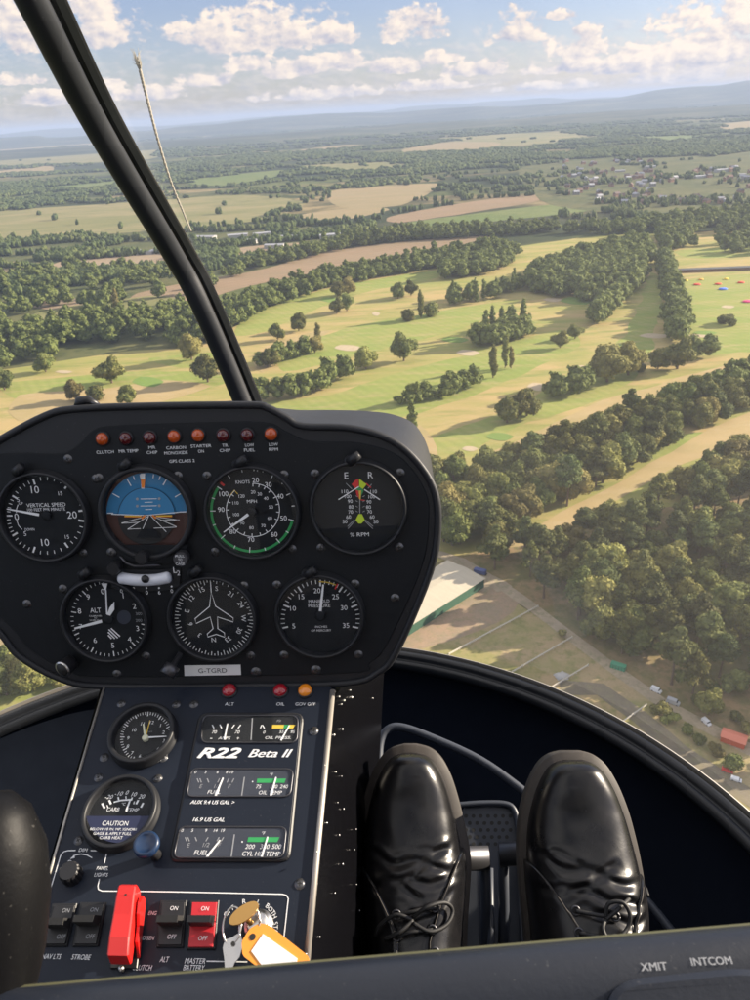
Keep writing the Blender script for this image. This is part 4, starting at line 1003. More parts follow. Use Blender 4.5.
# 5 altimeter
e, o, d = gauge('altimeter', 'altimeter dial with white striped flag, first dial of the lower row', PAN, 103, 622, 44.8, screws=[(63, 589), (146, 656), (27, 604), (117, 674)], post=(83, 575))
m = marks(PAN, o); z = Z(55, 560, 6.82); c0 = (108.8, 618.4); RR = 38.2
for k in range(50):
    a_ = -8+7.2*k; m.tick(*c0, a_, RR-(5.2 if k % 5 == 0 else 3), RR, 1.2 if k % 5 == 0 else .7, M_white)
for st, X, Y in (('9', 226, 252), ('8', 167, 348), ('7', 176, 455), ('6', 273, 548), ('5', 394, 582), ('4', 508, 541), ('3', 563, 467), ('2', 541, 315), ('1', 464, 243), ('0', 325, 215)): m.text(st, *z(X, Y), 5.6)
m.text('ALT', *z(276, 343), 5, 11); m.text('CALIBRATED', *z(275, 382), 1.5, 13); m.text('TO', *z(276, 396), 1.4); m.text('20,000 FT', *z(268, 411), 1.5, 10)
m.disc(*z(470, 390), 7, M_dialgrey, DH+.0001); m.text('300', *z(572, 366), 3, 6.5, M_grey); m.text('200', *z(572, 412), 3, 6.5, M_grey)
for p, q2 in (((382, 466), (443, 522)), ((366, 474), (428, 533)), ((362, 492), (408, 537)), ((362, 513), (386, 537))): m.line([z(*p), z(*q2)], 1.4, M_white, DH+.0003)
m.build('lettering', d)
needle(e, o, PAN, [z(342, 205), z(350, 205), z(358, 370), z(349, 370)], h=.0044); needle(e, o, PAN, [z(315, 160), z(357, 160), z(346, 208), z(340, 208)], h=.0046, name='needle_tip')
needle(e, o, PAN, [z(352, 372), z(376, 380), z(404, 340), z(403, 284), z(372, 325), z(360, 358)], h=.004); needle(e, o, PAN, bar(*z(318, 418), *z(133, 468), 1.5, .9), h=.0036, hub=(*z(362, 405), 5))
a = Acc(PAN, o); p1 = a.q(72, 662, .004); p2 = a.q(62.3, 669.5, .016)
a.tube([p1, p1.lerp(p2, .9), p2], [.0075, .0078, .0078], M_knob, 20); a.tube([p1.lerp(p2, .90), p1.lerp(p2, 1.02)], [.0083, .0083], M_chrome, 20); a.tube([p1.lerp(p2, 1.0), p1.lerp(p2, 1.03)], [.0068, .0068], M_blk, 20); a.build('setting_knob', e)
# 6 heading indicator
e, o, d = gauge('heading_indicator', 'heading dial with a white outline aeroplane, middle dial of the lower row', PAN, 211, 620.5, 45.2, screws=[(244, 586), (250.5, 655.5)], post=(193, 573))
m = marks(PAN, o); z = Z(165, 560, 6.82); c0 = z(335, 393); RR = 39.5
for k in range(72): m.tick(*c0, 5*k+4, RR-(5.6 if k % 2 == 0 else 3.6), RR, .8, M_white)
for st, X, Y in (('S', 352, 195), ('15', 252, 203), ('12', 181, 260), ('E', 151, 347), ('6', 173, 437), ('3', 236, 512), ('N', 332, 545), ('33', 430, 540), ('30', 506, 483), ('W', 536, 397), ('24', 518, 304), ('21', 447, 232)):
    p = z(X, Y); m.text(st, *p, 4.8, rot=math.degrees(math.atan2(p[0]-c0[0], c0[1]-p[1])))
m.line([z(*p) for p in ((315, 220), (303, 318), (205, 400), (212, 433), (308, 388), (328, 468), (288, 505), (292, 525), (350, 507), (407, 527), (405, 497), (360, 468), (358, 388), (465, 423), (465, 395), (345, 315))], .9, M_white, .0040, closed=True)
m.line([z(310, 150), z(315, 222)], .9, M_white, .0040); m.build('lettering', d)
a = Acc(PAN, o); p1 = a.q(181, 653, .006); p2 = a.q(166.8, 675, .020); a.tube([p1, p1.lerp(p2, .55), p1.lerp(p2, .56), p2, p2.lerp(p1, -.01)], [.0028, .0028, .0072, .0076, .0055], M_darkmetal, 18); a.build('setting_knob', e)
# 7 manifold pressure
e, o, d = gauge('manifold_pressure_gauge', 'manifold pressure dial numbered 5 to 35, third dial of the lower row', PAN, 318.6, 618, 44.6, screws=[(277, 585), (355, 584), (284, 655), (358.5, 654.5)], post=(307, 574))
m = marks(PAN, o); z = Z(265, 560, 6.67); c0 = z(369, 396); RR = 39.6
for k in range(7):
    a_ = -103+34.3*k; m.tick(*c0, a_, RR-6.5, RR, 1.7, M_white)
    if k < 6:
        for j in range(1, 5): m.tick(*c0, a_+34.3*j/5, RR-4, RR, .9, M_white)
for st, X, Y in (('5', 192, 441), ('10', 187, 323), ('15', 243, 245), ('20', 347, 205), ('25', 470, 245), ('30', 527, 318), ('35', 540, 437)): m.text(st, *z(X, Y), 5.2)
m.text('MANIFOLD', *z(360, 275), 3.4, 21); m.text('PRESSURE', *z(362, 305), 3.4, 22); m.text('INCHES', *z(375, 445), 2.3, 12); m.text('OF MERCURY', *z(375, 470), 2.3, 20)
m.arc(*c0, RR-2, -2, 24, 1.3, M_yell, DH+.0002); m.tick(*c0, 26, RR-6, RR, 1.5, M_redm, DH+.0002)
m.build('lettering', d); needle(e, o, PAN, bar(*z(368, 346), *z(388, 165), 1.4, .9), hub=(*z(368, 372), 5))
# registration placard
e, o = on_plane('registration_placard', 'small white placard reading G-TGRD under the heading dial', 'placard', PAN, 212, 671)
a = Acc(PAN, o); a.prism([(184, 665.6), (240.4, 664.8), (241, 675), (184.6, 676)], 0, .0007, M_label, .0001); a.build('plate', e)
m = Acc(PAN, o, h=.0010); m.text('G-TGRD', 212.5, 670.6, 4.9, 29, M_ink); m.build('lettering', e)
# warning lights
def lamp(pl, x, y, mat, label, words, group=None, r=6.3, nm='warning_light', tw=None, th=3.1, shear=0.0):
    e, o = on_plane(nm, label, 'warning light', pl, x, y, .002, group)
    a = Acc(pl, o); k = a.k()*r; a.lathe([(k*1.22, 0), (k*1.2, .0015), (k*.98, .002)], M_bezel, n=24); a.build('collar', e)
    a = Acc(pl, o); a.lathe([(k, .0015), (k*.97, .0030), (k*.80, .0046), (k*.45, .0056), (k*.02, .0060)], mat, n=24, closed=True); a.build('lens', e)
    m = Acc(pl, o, h=.0004)
    for st, X, Y, W in words: m.text(st, X, Y, th, W, shear=shear)
    m.build('lettering', e)
lamp(PAN, 102, 439, M_amber, 'amber warning light over the word CLUTCH', [('CLUTCH', 105, 452, 18)])
lamp(PAN, 125.5, 438.6, M_dkred, 'dark red warning light over the words MR TEMP', [('MR TEMP', 128.5, 451, 20)])
lamp(PAN, 149.5, 437.8, M_dkred, 'dark red warning light over the words MR CHIP', [('MR', 152, 447.4, 7), ('CHIP', 152, 452.4, 11)])
lamp(PAN, 173.8, 436.6, M_amber, 'amber warning light over the words CARBON MONOXIDE', [('CARBON', 176, 447.6, 20), ('MONOXIDE', 176, 452.8, 24), ('GPS CLASS 2', 182, 461, 26)])
lamp(PAN, 197.9, 435.4, M_amber, 'amber warning light over the words STARTER ON', [('STARTER', 201, 446, 21), ('ON', 201, 451.2, 6)])
lamp(PAN, 222.8, 435.6, M_dkred, 'dark red warning light over the words TR CHIP', [('TR', 225, 445.4, 6), ('CHIP', 225, 450.4, 11)])
lamp(PAN, 247, 435.2, M_dkred, 'dark red warning light over the words LOW FUEL', [('LOW', 249.5, 445, 9), ('FUEL', 249.5, 450, 11)])
lamp(PAN, 270.8, 434.2, M_amber, 'amber warning light over the words LOW RPM', [('LOW', 273.5, 444.4, 9), ('RPM', 273.5, 449.4, 9)])
screw(pan_e, pan_o, PAN, 68, 459, 3.5); screw(pan_e, pan_o, PAN, 256, 672, 4.2); screw(pan_e, pan_o, PAN, 316, 670, 4.2); screw(pan_e, pan_o, PAN, 395, 598, 3.5)
# clip on the hood
e, o = on_plane('hood_clip', 'small black clip sitting on the top edge of the hood', 'clip', PAN, 90, 404)
a = Acc(PAN, o); a.tube([tuple(a.q(78, 407, -.006)), tuple(a.q(80, 401, -.006)), tuple(a.q(88, 400, -.006)), tuple(a.q(98, 405, -.006))], [.004, .0048, .004, .0025], M_knob, 10)
a.tube([tuple(a.q(86, 400, -.006)), tuple(a.q(93, 403, -.003)), tuple(a.q(104, 406, -.004))], .0012, M_darkmetal, 6); a.build('clip_body', e)
# ------------------------------------------------------------------ centre console
M_side = material('side_black', (.003, .003, .004), rough=.25, spec=.2)
con_e, con_o = on_plane('centre_console', 'dark blue grey sloping console below the instrument panel with pale metal edges', 'console', CON, 215, 800)
a = Acc(CON, con_o)
CP = [(103.5, 686), (331, 686), (299, 1015), (8, 1015)]
a.prism(CP, -.003, 0, M_console, .0006); a.build('face_plate', con_e)
a = Acc(CON, con_o)
tl, tr, br, bl = [a.q(x, y, 0) for x, y in CP]
w1, w2 = a.q(384, 672, -.20), a.q(366, 1010, -.20); dn = Vector((0, 0, -.003))
tr2, br2 = tr+Vector((.004, 0, -.001)), br+Vector((.004, 0, -.001))
nn = (w1-tr2).cross(br2-tr2).normalized()
if nn.x < 0: nn = -nn
a.add([tr2, br2, w2, w1], [(0, 1, 2, 3)], M_side)
l1, l2 = tl+Vector((-.02, 0, -.20)), bl+Vector((-.02, 0, -.20)); a.add([tl+Vector((-.003, 0, -.001)), bl+Vector((-.003, 0, -.001)), l2, l1], [(3, 2, 1, 0)], M_hood)
a.add([bl+dn, br+dn, w2, l2], [(0, 1, 2, 3)], M_hood)
zz = Z(290, 670, 3.45)
MW = CON.mat(con_o.x, con_o.y, 0); tw = MW @ tr2; nw = MW.to_3x3() @ nn; MI = MW.inverted()
for X, Y, r in ((155, 75, 1.6), (170, 92, 1.8), (187, 105, 2.2), (213, 95, 2.8), (208, 70, 1.4), (178, 118, 1.5), (180, 205, 2.6), (152, 225, 2.4), (120, 328, 1.2), (158, 352, 1.3), (178, 367, 1.1), (165, 458, 1), (185, 480, 1.5), (127, 528, 1.6), (170, 570, 1.5),
                (92, 628, 1.4), (182, 670, 1.6), (93, 737, 1.4), (155, 770, 1.2), (102, 922, 1.4), (55, 980, 1.4), (285, 97, 1.4), (228, 550, 1.2), (222, 620, 1.4), (230, 740, 1), (240, 830, 1.2)):
    dd = ray(*zz(X, Y)); p = MI @ (dd*(tw.dot(nw)/dd.dot(nw))); rr = r*.00062
    ux = Vector((0, 1, 0)); ux = (ux-nn*ux.dot(nn)).normalized(); uy = nn.cross(ux); V = []
    for (f, g_) in ((1, 0), (.9, .5), (.5, .9)):
        for k in range(8): V.append(p+(ux*math.cos(PI*k/4)+uy*math.sin(PI*k/4))*rr*f+nn*rr*g_*.8)
    V.append(p+nn*rr*.85)
    a.add(V, [(i*8+k, i*8+(k+1) % 8, i*8+8+(k+1) % 8, i*8+8+k) for i in (0, 1) for k in range(8)]+[(16+k, 16+(k+1) % 8, 24) for k in range(8)], M_chrome, True)
a.build('side_panel', con_e)
a = Acc(CON, con_o); t1, t2 = a.q(331.5, 690, .0015), a.q(300.5, 1010, .0015)
a.tube([t1+Vector((.001, 0, -.001)), t2+Vector((.001, 0, -.001))], .0026, M_alu, 8); a.build('edge_trim', con_e)
a = Acc(CON, con_o); t1, t2 = a.q(104, 688, .0005), a.q(9, 1012, .0005); a.tube([t1, t2], .0012, M_alu, 6); a.build('edge_trim', con_e)
for x, y in ((194, 704), (314, 731), (300, 884)): screw(con_e, con_o, CON, x, y, 4)
for x, y, mt, lab, st, W in ((229, 688.5, M_redlens, 'red warning light over the word ALT on the console', 'ALT', 9), (280, 688.5, M_redlens, 'red warning light over the word OIL on the console', 'OIL', 8), (305, 688.5, M_amberb, 'bright orange warning light over the words GOV OFF', 'GOV OFF', 20)):
    lamp(CON, x, y+1.5, mt, lab, [(st, x+.5, 704, W)], r=7.0, th=3.4)
# clock
e, o, d = gauge('clock', 'small round clock in a deep black bezel at the top left of the console', CON, 140.6, 731, 33.4, cat='clock', bez=5, screws=[(121.4, 703.5), (176.3, 704.4), (104.3, 757.5), (163, 758)], bh=.011)
m = marks(CON, o); z = Z(75, 690, 5.56); c0 = z(398, 268); RR = 26.5
for k in range(60): m.tick(*c0, 6*k+3, RR-(4.4 if k % 5 == 0 else 3), RR, 1.1 if k % 5 == 0 else .7, M_white)
for st, X, Y in (('12', 428, 180), ('1', 476, 197), ('2', 493, 235), ('3', 494, 282), ('4', 461, 327), ('6', 361, 368), ('7', 318, 350), ('8', 294, 313), ('9', 296, 267), ('10', 330, 222), ('11', 376, 188)): m.text(st, *z(X, Y), 3.6)
m.text('CLOCK', *z(415, 232), 1.4, 6, M_grey); m.build('lettering', d)
needle(e, o, CON, bar(*z(390, 262), *z(380, 188), 1.1, .7), M_ivory, h=.0044, hub=(*z(390, 263), 3.2, M_ivory), name='hour_hand'); needle(e, o, CON, bar(*z(392, 263), *z(508, 257), .8, .4), h=.0040, name='minute_hand'); needle(e, o, CON, bar(*z(392, 262), *z(417, 168), .4, .35), M_yell, h=.0048, name='second_hand')
# carburettor temperature
e, o, d = gauge('carburettor_temperature_gauge', 'round carburettor temperature dial with a CAUTION placard in its lower half', CON, 118.6, 809.5, 37.6, bez=4.5, screws=[(98.4, 777.6), (157.8, 778.5), (78.6, 840.8)])
m = marks(CON, o); c0 = z(283, 735)
for st, X, Y in (('-20', 190, 594), ('-10', 245, 576), ('0', 291, 570), ('10', 329, 580), ('20', 371, 592)): m.text(st, *z(X, Y), 4.4, shear=.25)
for X, Y, X2, Y2, w_ in ((150, 630, 165, 658, 2), (178, 640, 184, 655, 1), (190, 612, 200, 635, 2), (240, 595, 243, 612, 1.5), (283, 590, 284, 606, 1), (318, 597, 313, 615, 1.5), (330, 620, 326, 635, 1), (352, 612, 340, 635, 2), (380, 628, 366, 653, 2)): m.line([z(X, Y), z(X2, Y2)], w_, M_white)
m.line([z(215, 624), z(255, 614), z(310, 610)], 1.6, M_white); m.text('CARB', *z(212, 664), 4, 13, shear=.2); m.text('TEMP', *z(322, 668), 4, 12, shear=.2); m.text('°C', *z(270, 634), 3)
m.build('lettering', d); needle(e, o, CON, bar(*z(284, 674), *z(308, 606), .9, .6), h=.0032)
M_plac = material('placard_blue', (.020, .026, .070), rough=.5)
a = Acc(CON, o, h=.0064); cc = (118.2, 810.5); rr = 32.5; y0 = math.degrees(math.acos(-5.5/rr))
a.poly([(cc[0]+rr*math.sin(R(a_)), cc[1]-rr*math.cos(R(a_))) for a_ in np.linspace(y0, 360-y0, 30)], M_plac); pc = a.build('placard', e)
m = Acc(CON, o, h=.0067)
m.text('CAUTION', *z(224, 741), 4.6, 26); m.text('BELOW 18 IN. MP, IGNORE', *z(214, 775), 2.8, 47); m.text('GAGE & APPLY FULL', *z(208, 798), 2.8, 38); m.text('CARB HEAT', *z(201, 821), 2.8, 23); m.build('lettering', pc)
# blue knob
e, o = on_plane('push_control', 'translucent blue push knob touching the carburettor temperature dial', 'push control', CON, 148, 846)
a = Acc(CON, o); c = a.q(146, 844, .02); b0 = a.q(157, 856, .0)
a.tube([b0, Vector((c.x, c.y, .014))], .0045, M_darkmetal, 12); a.build('stem', e)
a = Acc(CON, o); a.lathe([(.004, .012), (.0085, .0135), (.0105, .017), (.0104, .0205), (.0085, .0225), (.0074, .0212), (.00001, .0210)], M_bluek, (c.x, c.y), 32); a.build('cap', e)
# engine cluster
e, o = on_plane('engine_gauge_cluster', 'tall engine cluster with three windows and the words R22 Beta II', 'gauge', CON, 240, 785)
a = Acc(CON, o); a.prism(rounded([(199, 712), (304, 712), (289.5, 861), (168, 861)], 10), 0, .0030, M_bezel, .0012); a.build('frame', e)
a = Acc(CON, o); a.prism(rounded([(201.5, 714.5), (301.5, 714.5), (287, 858.5), (171, 858.5)], 9), .0030, .0034, M_console, .0002); face = a.build('face', e)
def window(pts, mat):
    P = rounded(pts, 7); a = Acc(CON, o, h=.0036); a.poly(P, mat); wd = a.build('window', e)
    a = Acc(CON, o); lpz = [a.q(x, y, .0040) for x, y in P]; a.tube(lpz+[lpz[0]], .0007, M_darkmetal, 6); a.build('window_frame', wd)
    a = Acc(CON, o, h=.0050); a.poly(P, M_lensg); a.build('glass', wd); return wd
z = Z(170, 700, 5)
W1 = window([(203, 715.5), (298, 715.5), (297, 742.5), (201.0, 742.5)], M_dial)
W2 = window([(191.5, 768.5), (293.5, 769), (290, 796.5), (186.5, 796.5)], M_dialgrey)
W3 = window([(180, 826.5), (286.5, 827), (283, 857.5), (173.5, 857.5)], M_dialgrey)
S = .18
m = Acc(CON, o, h=.0038)
for X, Y in ((214, 132), (252, 131)): m.line([z(X-3, Y-8), z(X+6, Y+10)], 1.1, M_white)
for X, Y in ((315, 132), (346, 132)): m.line([z(X+8, Y-8), z(X-6, Y+10)], 1.1, M_white)
m.text('70', *z(222, 160), 3.8, shear=S); m.text('70', *z(337, 160), 3.8, shear=S); m.text('-', *z(206, 192), .8, 2.4); m.text('AMPS', *z(272, 190), 3.2, 13, shear=S); m.text('+', *z(340, 191), 2.8)
m.line([z(412, 90), z(405, 200)], 1.2, M_grey)
m.text('PSI', *z(545, 104), 2.6, shear=S, mat=M_grey); m.poly([z(512, 124), z(570, 124), z(566, 142), z(510, 142)], M_yell); m.poly([z(570, 124), z(598, 124), z(592, 142), z(566, 142)], M_greenm); m.poly([z(598, 124), z(628, 124), z(615, 142), z(592, 142)], M_yell)
m.line([z(458, 125), z(452, 142)], 1, M_white); m.line([z(462, 125), z(472, 142)], 1, M_white); m.text('0', *z(471, 161), 3.4, shear=S); m.text('55', *z(558, 159), 3.4, shear=S); m.text('95', *z(614, 159), 3.4, shear=S); m.text('OIL PRESS.', *z(540, 188), 3.2, 27, shear=S); m.build('lettering', W1)
needle(W1, o, CON, bar(*z(271, 197), *z(288, 117), .75, .5), h=.0044); needle(W1, o, CON, bar(*z(554, 201), *z(597, 126), .75, .5), h=.0044)
m = Acc(CON, o, h=.0038)
for st, X in (('0', 128), ('3', 178), ('6', 238), ('8', 285), ('10', 308)): m.text(st, *z(X, 360), 3, shear=S)
for X in (140, 153, 190, 243, 290, 315): m.line([z(X+(5 if X > 230 else -4), 392), z(X+(-5 if X > 230 else 4), 412)], 1, M_grey)
m.text('E', *z(155, 431), 4, shear=S, mat=M_grey); m.text('1/2', *z(236, 431), 4, shear=S, mat=M_grey); m.text('F', *z(297, 431), 4, shear=S, mat=M_grey); m.text('FUEL', *z(220, 460), 3.8, 13, shear=S)
m.line([z(372, 385), z(358, 482)], 1.2, M_grey); m.text('°F', *z(508, 372), 3, shear=S); m.poly([z(437, 393), z(580, 393), z(572, 414), z(433, 414)], M_greenm)
m.text('75', *z(443, 433), 3.8, shear=S); m.text('180', *z(520, 433), 3.8, shear=S); m.text('240', *z(570, 433), 3.8, shear=S); m.text('OIL TEMP', *z(502, 463), 3.8, 23, shear=S); m.disc(*z(413, 408), .7, M_white); m.build('lettering', W2)
needle(W2, o, CON, bar(*z(227, 478), *z(265, 388), .9, .6), h=.0044); needle(W2, o, CON, bar(*z(503, 478), *z(530, 385), .9, .6), h=.0044)
m = Acc(CON, o, h=.0038)
for st, X in (('0', 62), ('5', 112), ('9', 181), ('14', 228), ('19', 264)): m.text(st, *z(X, 652), 3, shear=S)
for X in (80, 93, 130, 185, 240, 262): m.line([z(X+(6 if X > 170 else -4), 686), z(X+(-6 if X > 170 else 4), 706)], 1, M_grey)
m.text('E', *z(93, 726), 4, shear=S, mat=M_grey); m.text('1/2', *z(180, 724), 4, shear=S, mat=M_grey); m.text('F', *z(247, 724), 4, shear=S, mat=M_grey); m.text('FUEL', *z(155, 763), 4.2, 13, shear=S)
m.line([z(322, 672), z(306, 785)], 1.2, M_grey); m.text('°F', *z(468, 665), 3, shear=S); m.poly([z(392, 686), z(548, 686), z(536, 710), z(386, 710)], M_greenm)
m.text('200', *z(400, 733), 4.2, shear=S); m.text('350', *z(474, 733), 4.2, shear=S); m.text('500', *z(533, 733), 4.2, shear=S); m.text('CYL HD TEMP', *z(457, 769), 4.2, 36, shear=S); m.disc(*z(361, 709), .8, M_white); m.build('lettering', W3)
needle(W3, o, CON, bar(*z(182, 786), *z(250, 700), .9, .6), h=.0044); needle(W3, o, CON, bar(*z(457, 786), *z(488, 683), .9, .6), h=.0044)
m = Acc(CON, o, h=.0037)
for dx, dy in ((0, 0), (.6, .1), (1.2, .2), (0, .6), (.6, .7), (1.2, .8)):
    m.text('R22', *z(244+dx*5, 262+dy*5), 10.8, 44, shear=.38, h=.0037+dx*.0002+dy*.0001); 
for dx in (0, .45, .9): m.text('Beta II', *z(500+dx*5, 266), 8.8, 45, shear=.38, h=.0037+dx*.0002)
m.build('title_lettering', face); m = Acc(CON, o, h=.0037)
for dx in (0, .3):
    m.text('AUX 9.4 US GAL >', *z(212+dx*5, 511), 3.8, 44, shear=.25, h=.0037+dx*.0002); m.text('16.9 US GAL', *z(193+dx*5, 598), 3.8, 31, shear=.25, h=.0037+dx*.0002)
m.build('capacity_lettering', face)
# printed lines
z = Z(30, 845, 5); z4 = Z(160, 870, 4.41)
m = Acc(CON, con_o, h=.0004)
m.line([z(97, 240), z(150, 62), z(156, 46), z(170, 33), z(190, 28), z(228, 27)], .9, M_white); m.line([z(303, 28), z(365, 29), z(379, 34), z(382, 48), z(372, 92)], .9, M_white)
m.line([z(347, 170), z(339, 205), z(342, 222), z(360, 230), z(560, 232), z(760, 235), z4(540, 107), z4(558, 112), z4(566, 126), z4(545, 312)], .9, M_white); m.line([z4(205, 402), z4(385, 405)], .9, M_white); m.line([z(28, 549), z(58, 549)], .9, M_white)
m.text('DIM', *z(266, 25), 3.3, 8.5, shear=.1); m.text('PANEL', *z(363, 116), 3.3, 11.5, shear=.1); m.text('LIGHTS', *z(356, 149), 3.3, 13, shear=.1)
m.line([z(*p) for p in ((208, 64), (228, 50), (255, 45), (285, 50), (310, 64))], .8, M_white); m.poly([z(200, 70), z(222, 48), z(224, 64)], M_white)
m.text('NAV LTS', *z(108, 557), 4, 17, shear=.15); m.text('STROBE', *z(256, 560), 4, 17, shear=.15); m.text('CLUTCH', *z(562, 613), 4.2, 17, shear=.15); m.text('ALT', *z4(20, 394), 4.2, 8, shear=.15)
m.text('MASTER', *z4(155, 401), 4.2, 18, shear=.15); m.text('BATTERY', *z4(150, 431), 4.2, 18.5, shear=.15); m.text('ENG', *z(613, 340), 3.2, 7.5, shear=.1); m.text('DISEN', *z(592, 465), 3.2, 10.5, shear=.1)
ci = z4(432, 240); 
for st, X, Y, rt_ in (('O', 292, 193, -50), ('F', 307, 178, -42), ('F', 322, 165, -34), ('R', 371, 138, -12), ('L', 435, 142, 10), ('B', 475, 158, 30), ('O', 487, 172, 40), ('T', 498, 187, 52), ('H', 505, 203, 62), ('S', 510, 235, 75), ('T', 510, 252, 84), ('A', 510, 270, 92)): m.text(st, *z4(X, Y), 3.9, rot=rt_)
m.build('printed_lettering', con_e)
# dimmer knob
e, o = on_plane('dimmer_knob', 'small ribbed black dimmer knob under the word DIM', 'knob', CON, 73, 876)
a = Acc(CON, o); V = []; n_ = 36; Fc = []
for (r, hh) in ((.0085, 0), (.0082, .010), (.0070, .0115), (.00001, .0116)):
    for k in range(n_): q_ = r*(1-(.10 if k % 3 == 0 and r > .008 else 0)); V.append((q_*math.cos(2*PI*k/n_), q_*math.sin(2*PI*k/n_), hh))
for i in range(3):
    for k in range(n_): Fc.append((i*n_+k, i*n_+(k+1) % n_, (i+1)*n_+(k+1) % n_, (i+1)*n_+k))
a.add(V, Fc, M_knob); a.build('knob_body', e)
m = Acc(CON, o, h=.0004); m.disc(*z(199, 85), 1.9, M_white); m.build('index_dot', e)
# rocker switches
def rocker(x0, x1, y0, y1, sk, label, up, dn, mat=None, grp=None, lever=.5, tm=M_white):
    """paddle switch; sk = sideways lean of the outline in the photo over its height"""
    mat = mat or M_knob; cx, cy = (x0+x1)/2, (y0+y1)/2; e, o = on_plane('paddle_switch', label, 'switch', CON, cx, cy, group=grp)
    a = Acc(CON, o); a.prism([(x0, y0), (x1, y0), (x1-sk, y1), (x0-sk, y1)], 0, .0022, M_bezel, .0006); a.build('housing', e)
    ym = y0+(y1-y0)*.43; i = 2.2
    a = Acc(CON, o); s1 = sk*.43
    a.prism([(x0+i, y0+i), (x1-i, y0+i), (x1-i-s1, ym), (x0+i-s1, ym)], .0022, .0036, mat, .0003); a.prism([(x0+i-s1, ym+1), (x1-i-s1, ym+1), (x1-i-sk, y1-i), (x0+i-sk, y1-i)], .0022, .0040, mat, .0003)
    r_ = a.build('rocker', e)
    m = Acc(CON, o, h=.0042); xm = cx-sk*.15; m.text(up, xm+sk*.30, y0+(ym-y0)*.40, 3.8, 8, shear=.1, mat=tm); m.text(dn, cx-sk*.78+sk*.5-.5, y0+(y1-y0)*.78, 4, 9, shear=.1, mat=tm); m.build('lettering', r_)
    a = Acc(CON, o); y_ = y0+(y1-y0)*lever; P0, P1 = a.q(x0+i+1-s1, y_, .004), a.q(x1-i-1-s1, y_, .004); L = .0125
    V = []
    for p in (P0, P1):
        V += [(p.x, p.y+.0045, .004), (p.x, p.y-.0030, .004), (p.x, p.y-.0040, .004+L), (p.x, p.y+.0005, .004+L+.001)]
    a.add(V, [(0, 1, 2, 3), (7, 6, 5, 4), (0, 4, 5, 1), (1, 5, 6, 2), (2, 6, 7, 3), (3, 7, 4, 0)], M_blk if mat is not M_redsw else M_knob); a.build('paddle', e)
rocker(52, 77, 903, 946, 10, 'black paddle switch over the words NAV LTS', 'ON', 'OFF', tm=M_grey, lever=.50)
rocker(80, 106, 902, 946, 8, 'black paddle switch over the word STROBE', 'ON', 'OFF', tm=M_grey, lever=.45)
rocker(160, 187, 900, 947, 4, 'black paddle switch over the word ALT right of the red guard', 'ON', 'OFF', lever=.47)
rocker(190, 219, 900, 949, 4, 'red paddle switch over the words MASTER BATTERY', 'ON', 'OFF', M_redsw, lever=.45)
# guarded clutch switch
e, o = on_plane('guarded_switch', 'bright red flip guard standing over the CLUTCH switch', 'switch', CON, 130, 928)
a = Acc(CON, o); a.prism([(116, 905), (145, 905), (137, 968), (110, 968)], 0, .003, M_knob, .0005); a.tube([tuple(a.q(122, 970, .001)), tuple(a.q(121, 968, .006))], .002, M_chrome, 8); a.build('base', e)
a = Acc(CON, o)
c_ = a.q(125.5, 924, .012); L = .0265; W = .0082; pr = [(-L, .0110), (-L+.003, .0205), (-.012, .0225), (.004, .0212), (.018, .0212), (.0245, .0200), (.027, .0150), (.026, .006), (.020, .004), (.012, .0045), (.004, .010), (-.006, .011), (-.016, .0095)]
sk = -.10
V = []; n_ = len(pr)
for sx, ins in ((-1, 0), (-1, .0014), (1, .0014), (1, 0)):
    for (v, hh) in pr:
        f = 0 if ins == 0 else 1
        cv, ch = (0.0, .0135)
        vv, h2 = (v, hh) if f else (cv+(v-cv)*.955, ch+(hh-ch)*.90)
        V.append((c_.x+sx*(W-(0 if f == 0 else .0012))*(1.0 if f == 0 else 1.0)*(.93 if v > 0.02 else 1)+vv*-sk*.6 if False else c_.x+sx*(W if not f else W-.0012)*(1-.16*(v+.0265)/.053)-vv*.14, c_.y+vv, h2))
Fc = []
for i in range(3):
    for k in range(n_): Fc.append((i*n_+k, i*n_+(k+1) % n_, (i+1)*n_+(k+1) % n_, (i+1)*n_+k))
Fc.append(tuple(range(n_))[::-1]); Fc.append(tuple(range(3*n_, 4*n_)))
a.add(V, Fc, M_redpl)
q_ = a.q(150, 915, .010)   # side cheek
ck = [(-.020, .003), (-.012, .012), (-.002, .0125), (.006, .016), (.014, .0165), (.020, .012), (.020, .004)]
V = []
for dx in (.0, .0022):
    V += [(c_.x+W+.0008+dx-v*.14, c_.y+v, hh) for v, hh in ck]
k_ = len(ck); a.add(V, [tuple(range(k_))[::-1], tuple(range(k_, 2*k_))]+[(i, (i+1) % k_, k_+(i+1) % k_, k_+i) for i in range(k_)], M_redpl); 
cc = a.q(122.5, 892.5, .022); a.lathe([(.0009, .0214), (.00001, .0214)], M_blk, (c_.x-.0020, c_.y+.0175), 8); a.build('guard', e)
# ignition switch and keys
e, o = on_plane('ignition_switch', 'round chromed ignition lock ringed by OFF, R, L, BOTH and START', 'switch', CON, 257.5, 924)
a = Acc(CON, o); c = a.q(258, 924, .004)
a.lathe([(.0112, 0), (.0112, .0022), (.0104, .0040), (.0085, .0044), (.0080, .0085), (.0070, .0095), (.00001, .0095)], M_chrome, (c.x, c.y), 40); a.build('lock_barrel', e)
e, o = on_plane('key_bunch', 'brass headed key in the ignition with rings, a silver key and an orange tag', 'keys', CON, 250, 932)
a = Acc(CON, o); K = lambda X, Y, h: Vector(a.q(*z4(X, Y), h))
kc = K(372, 195, .016)
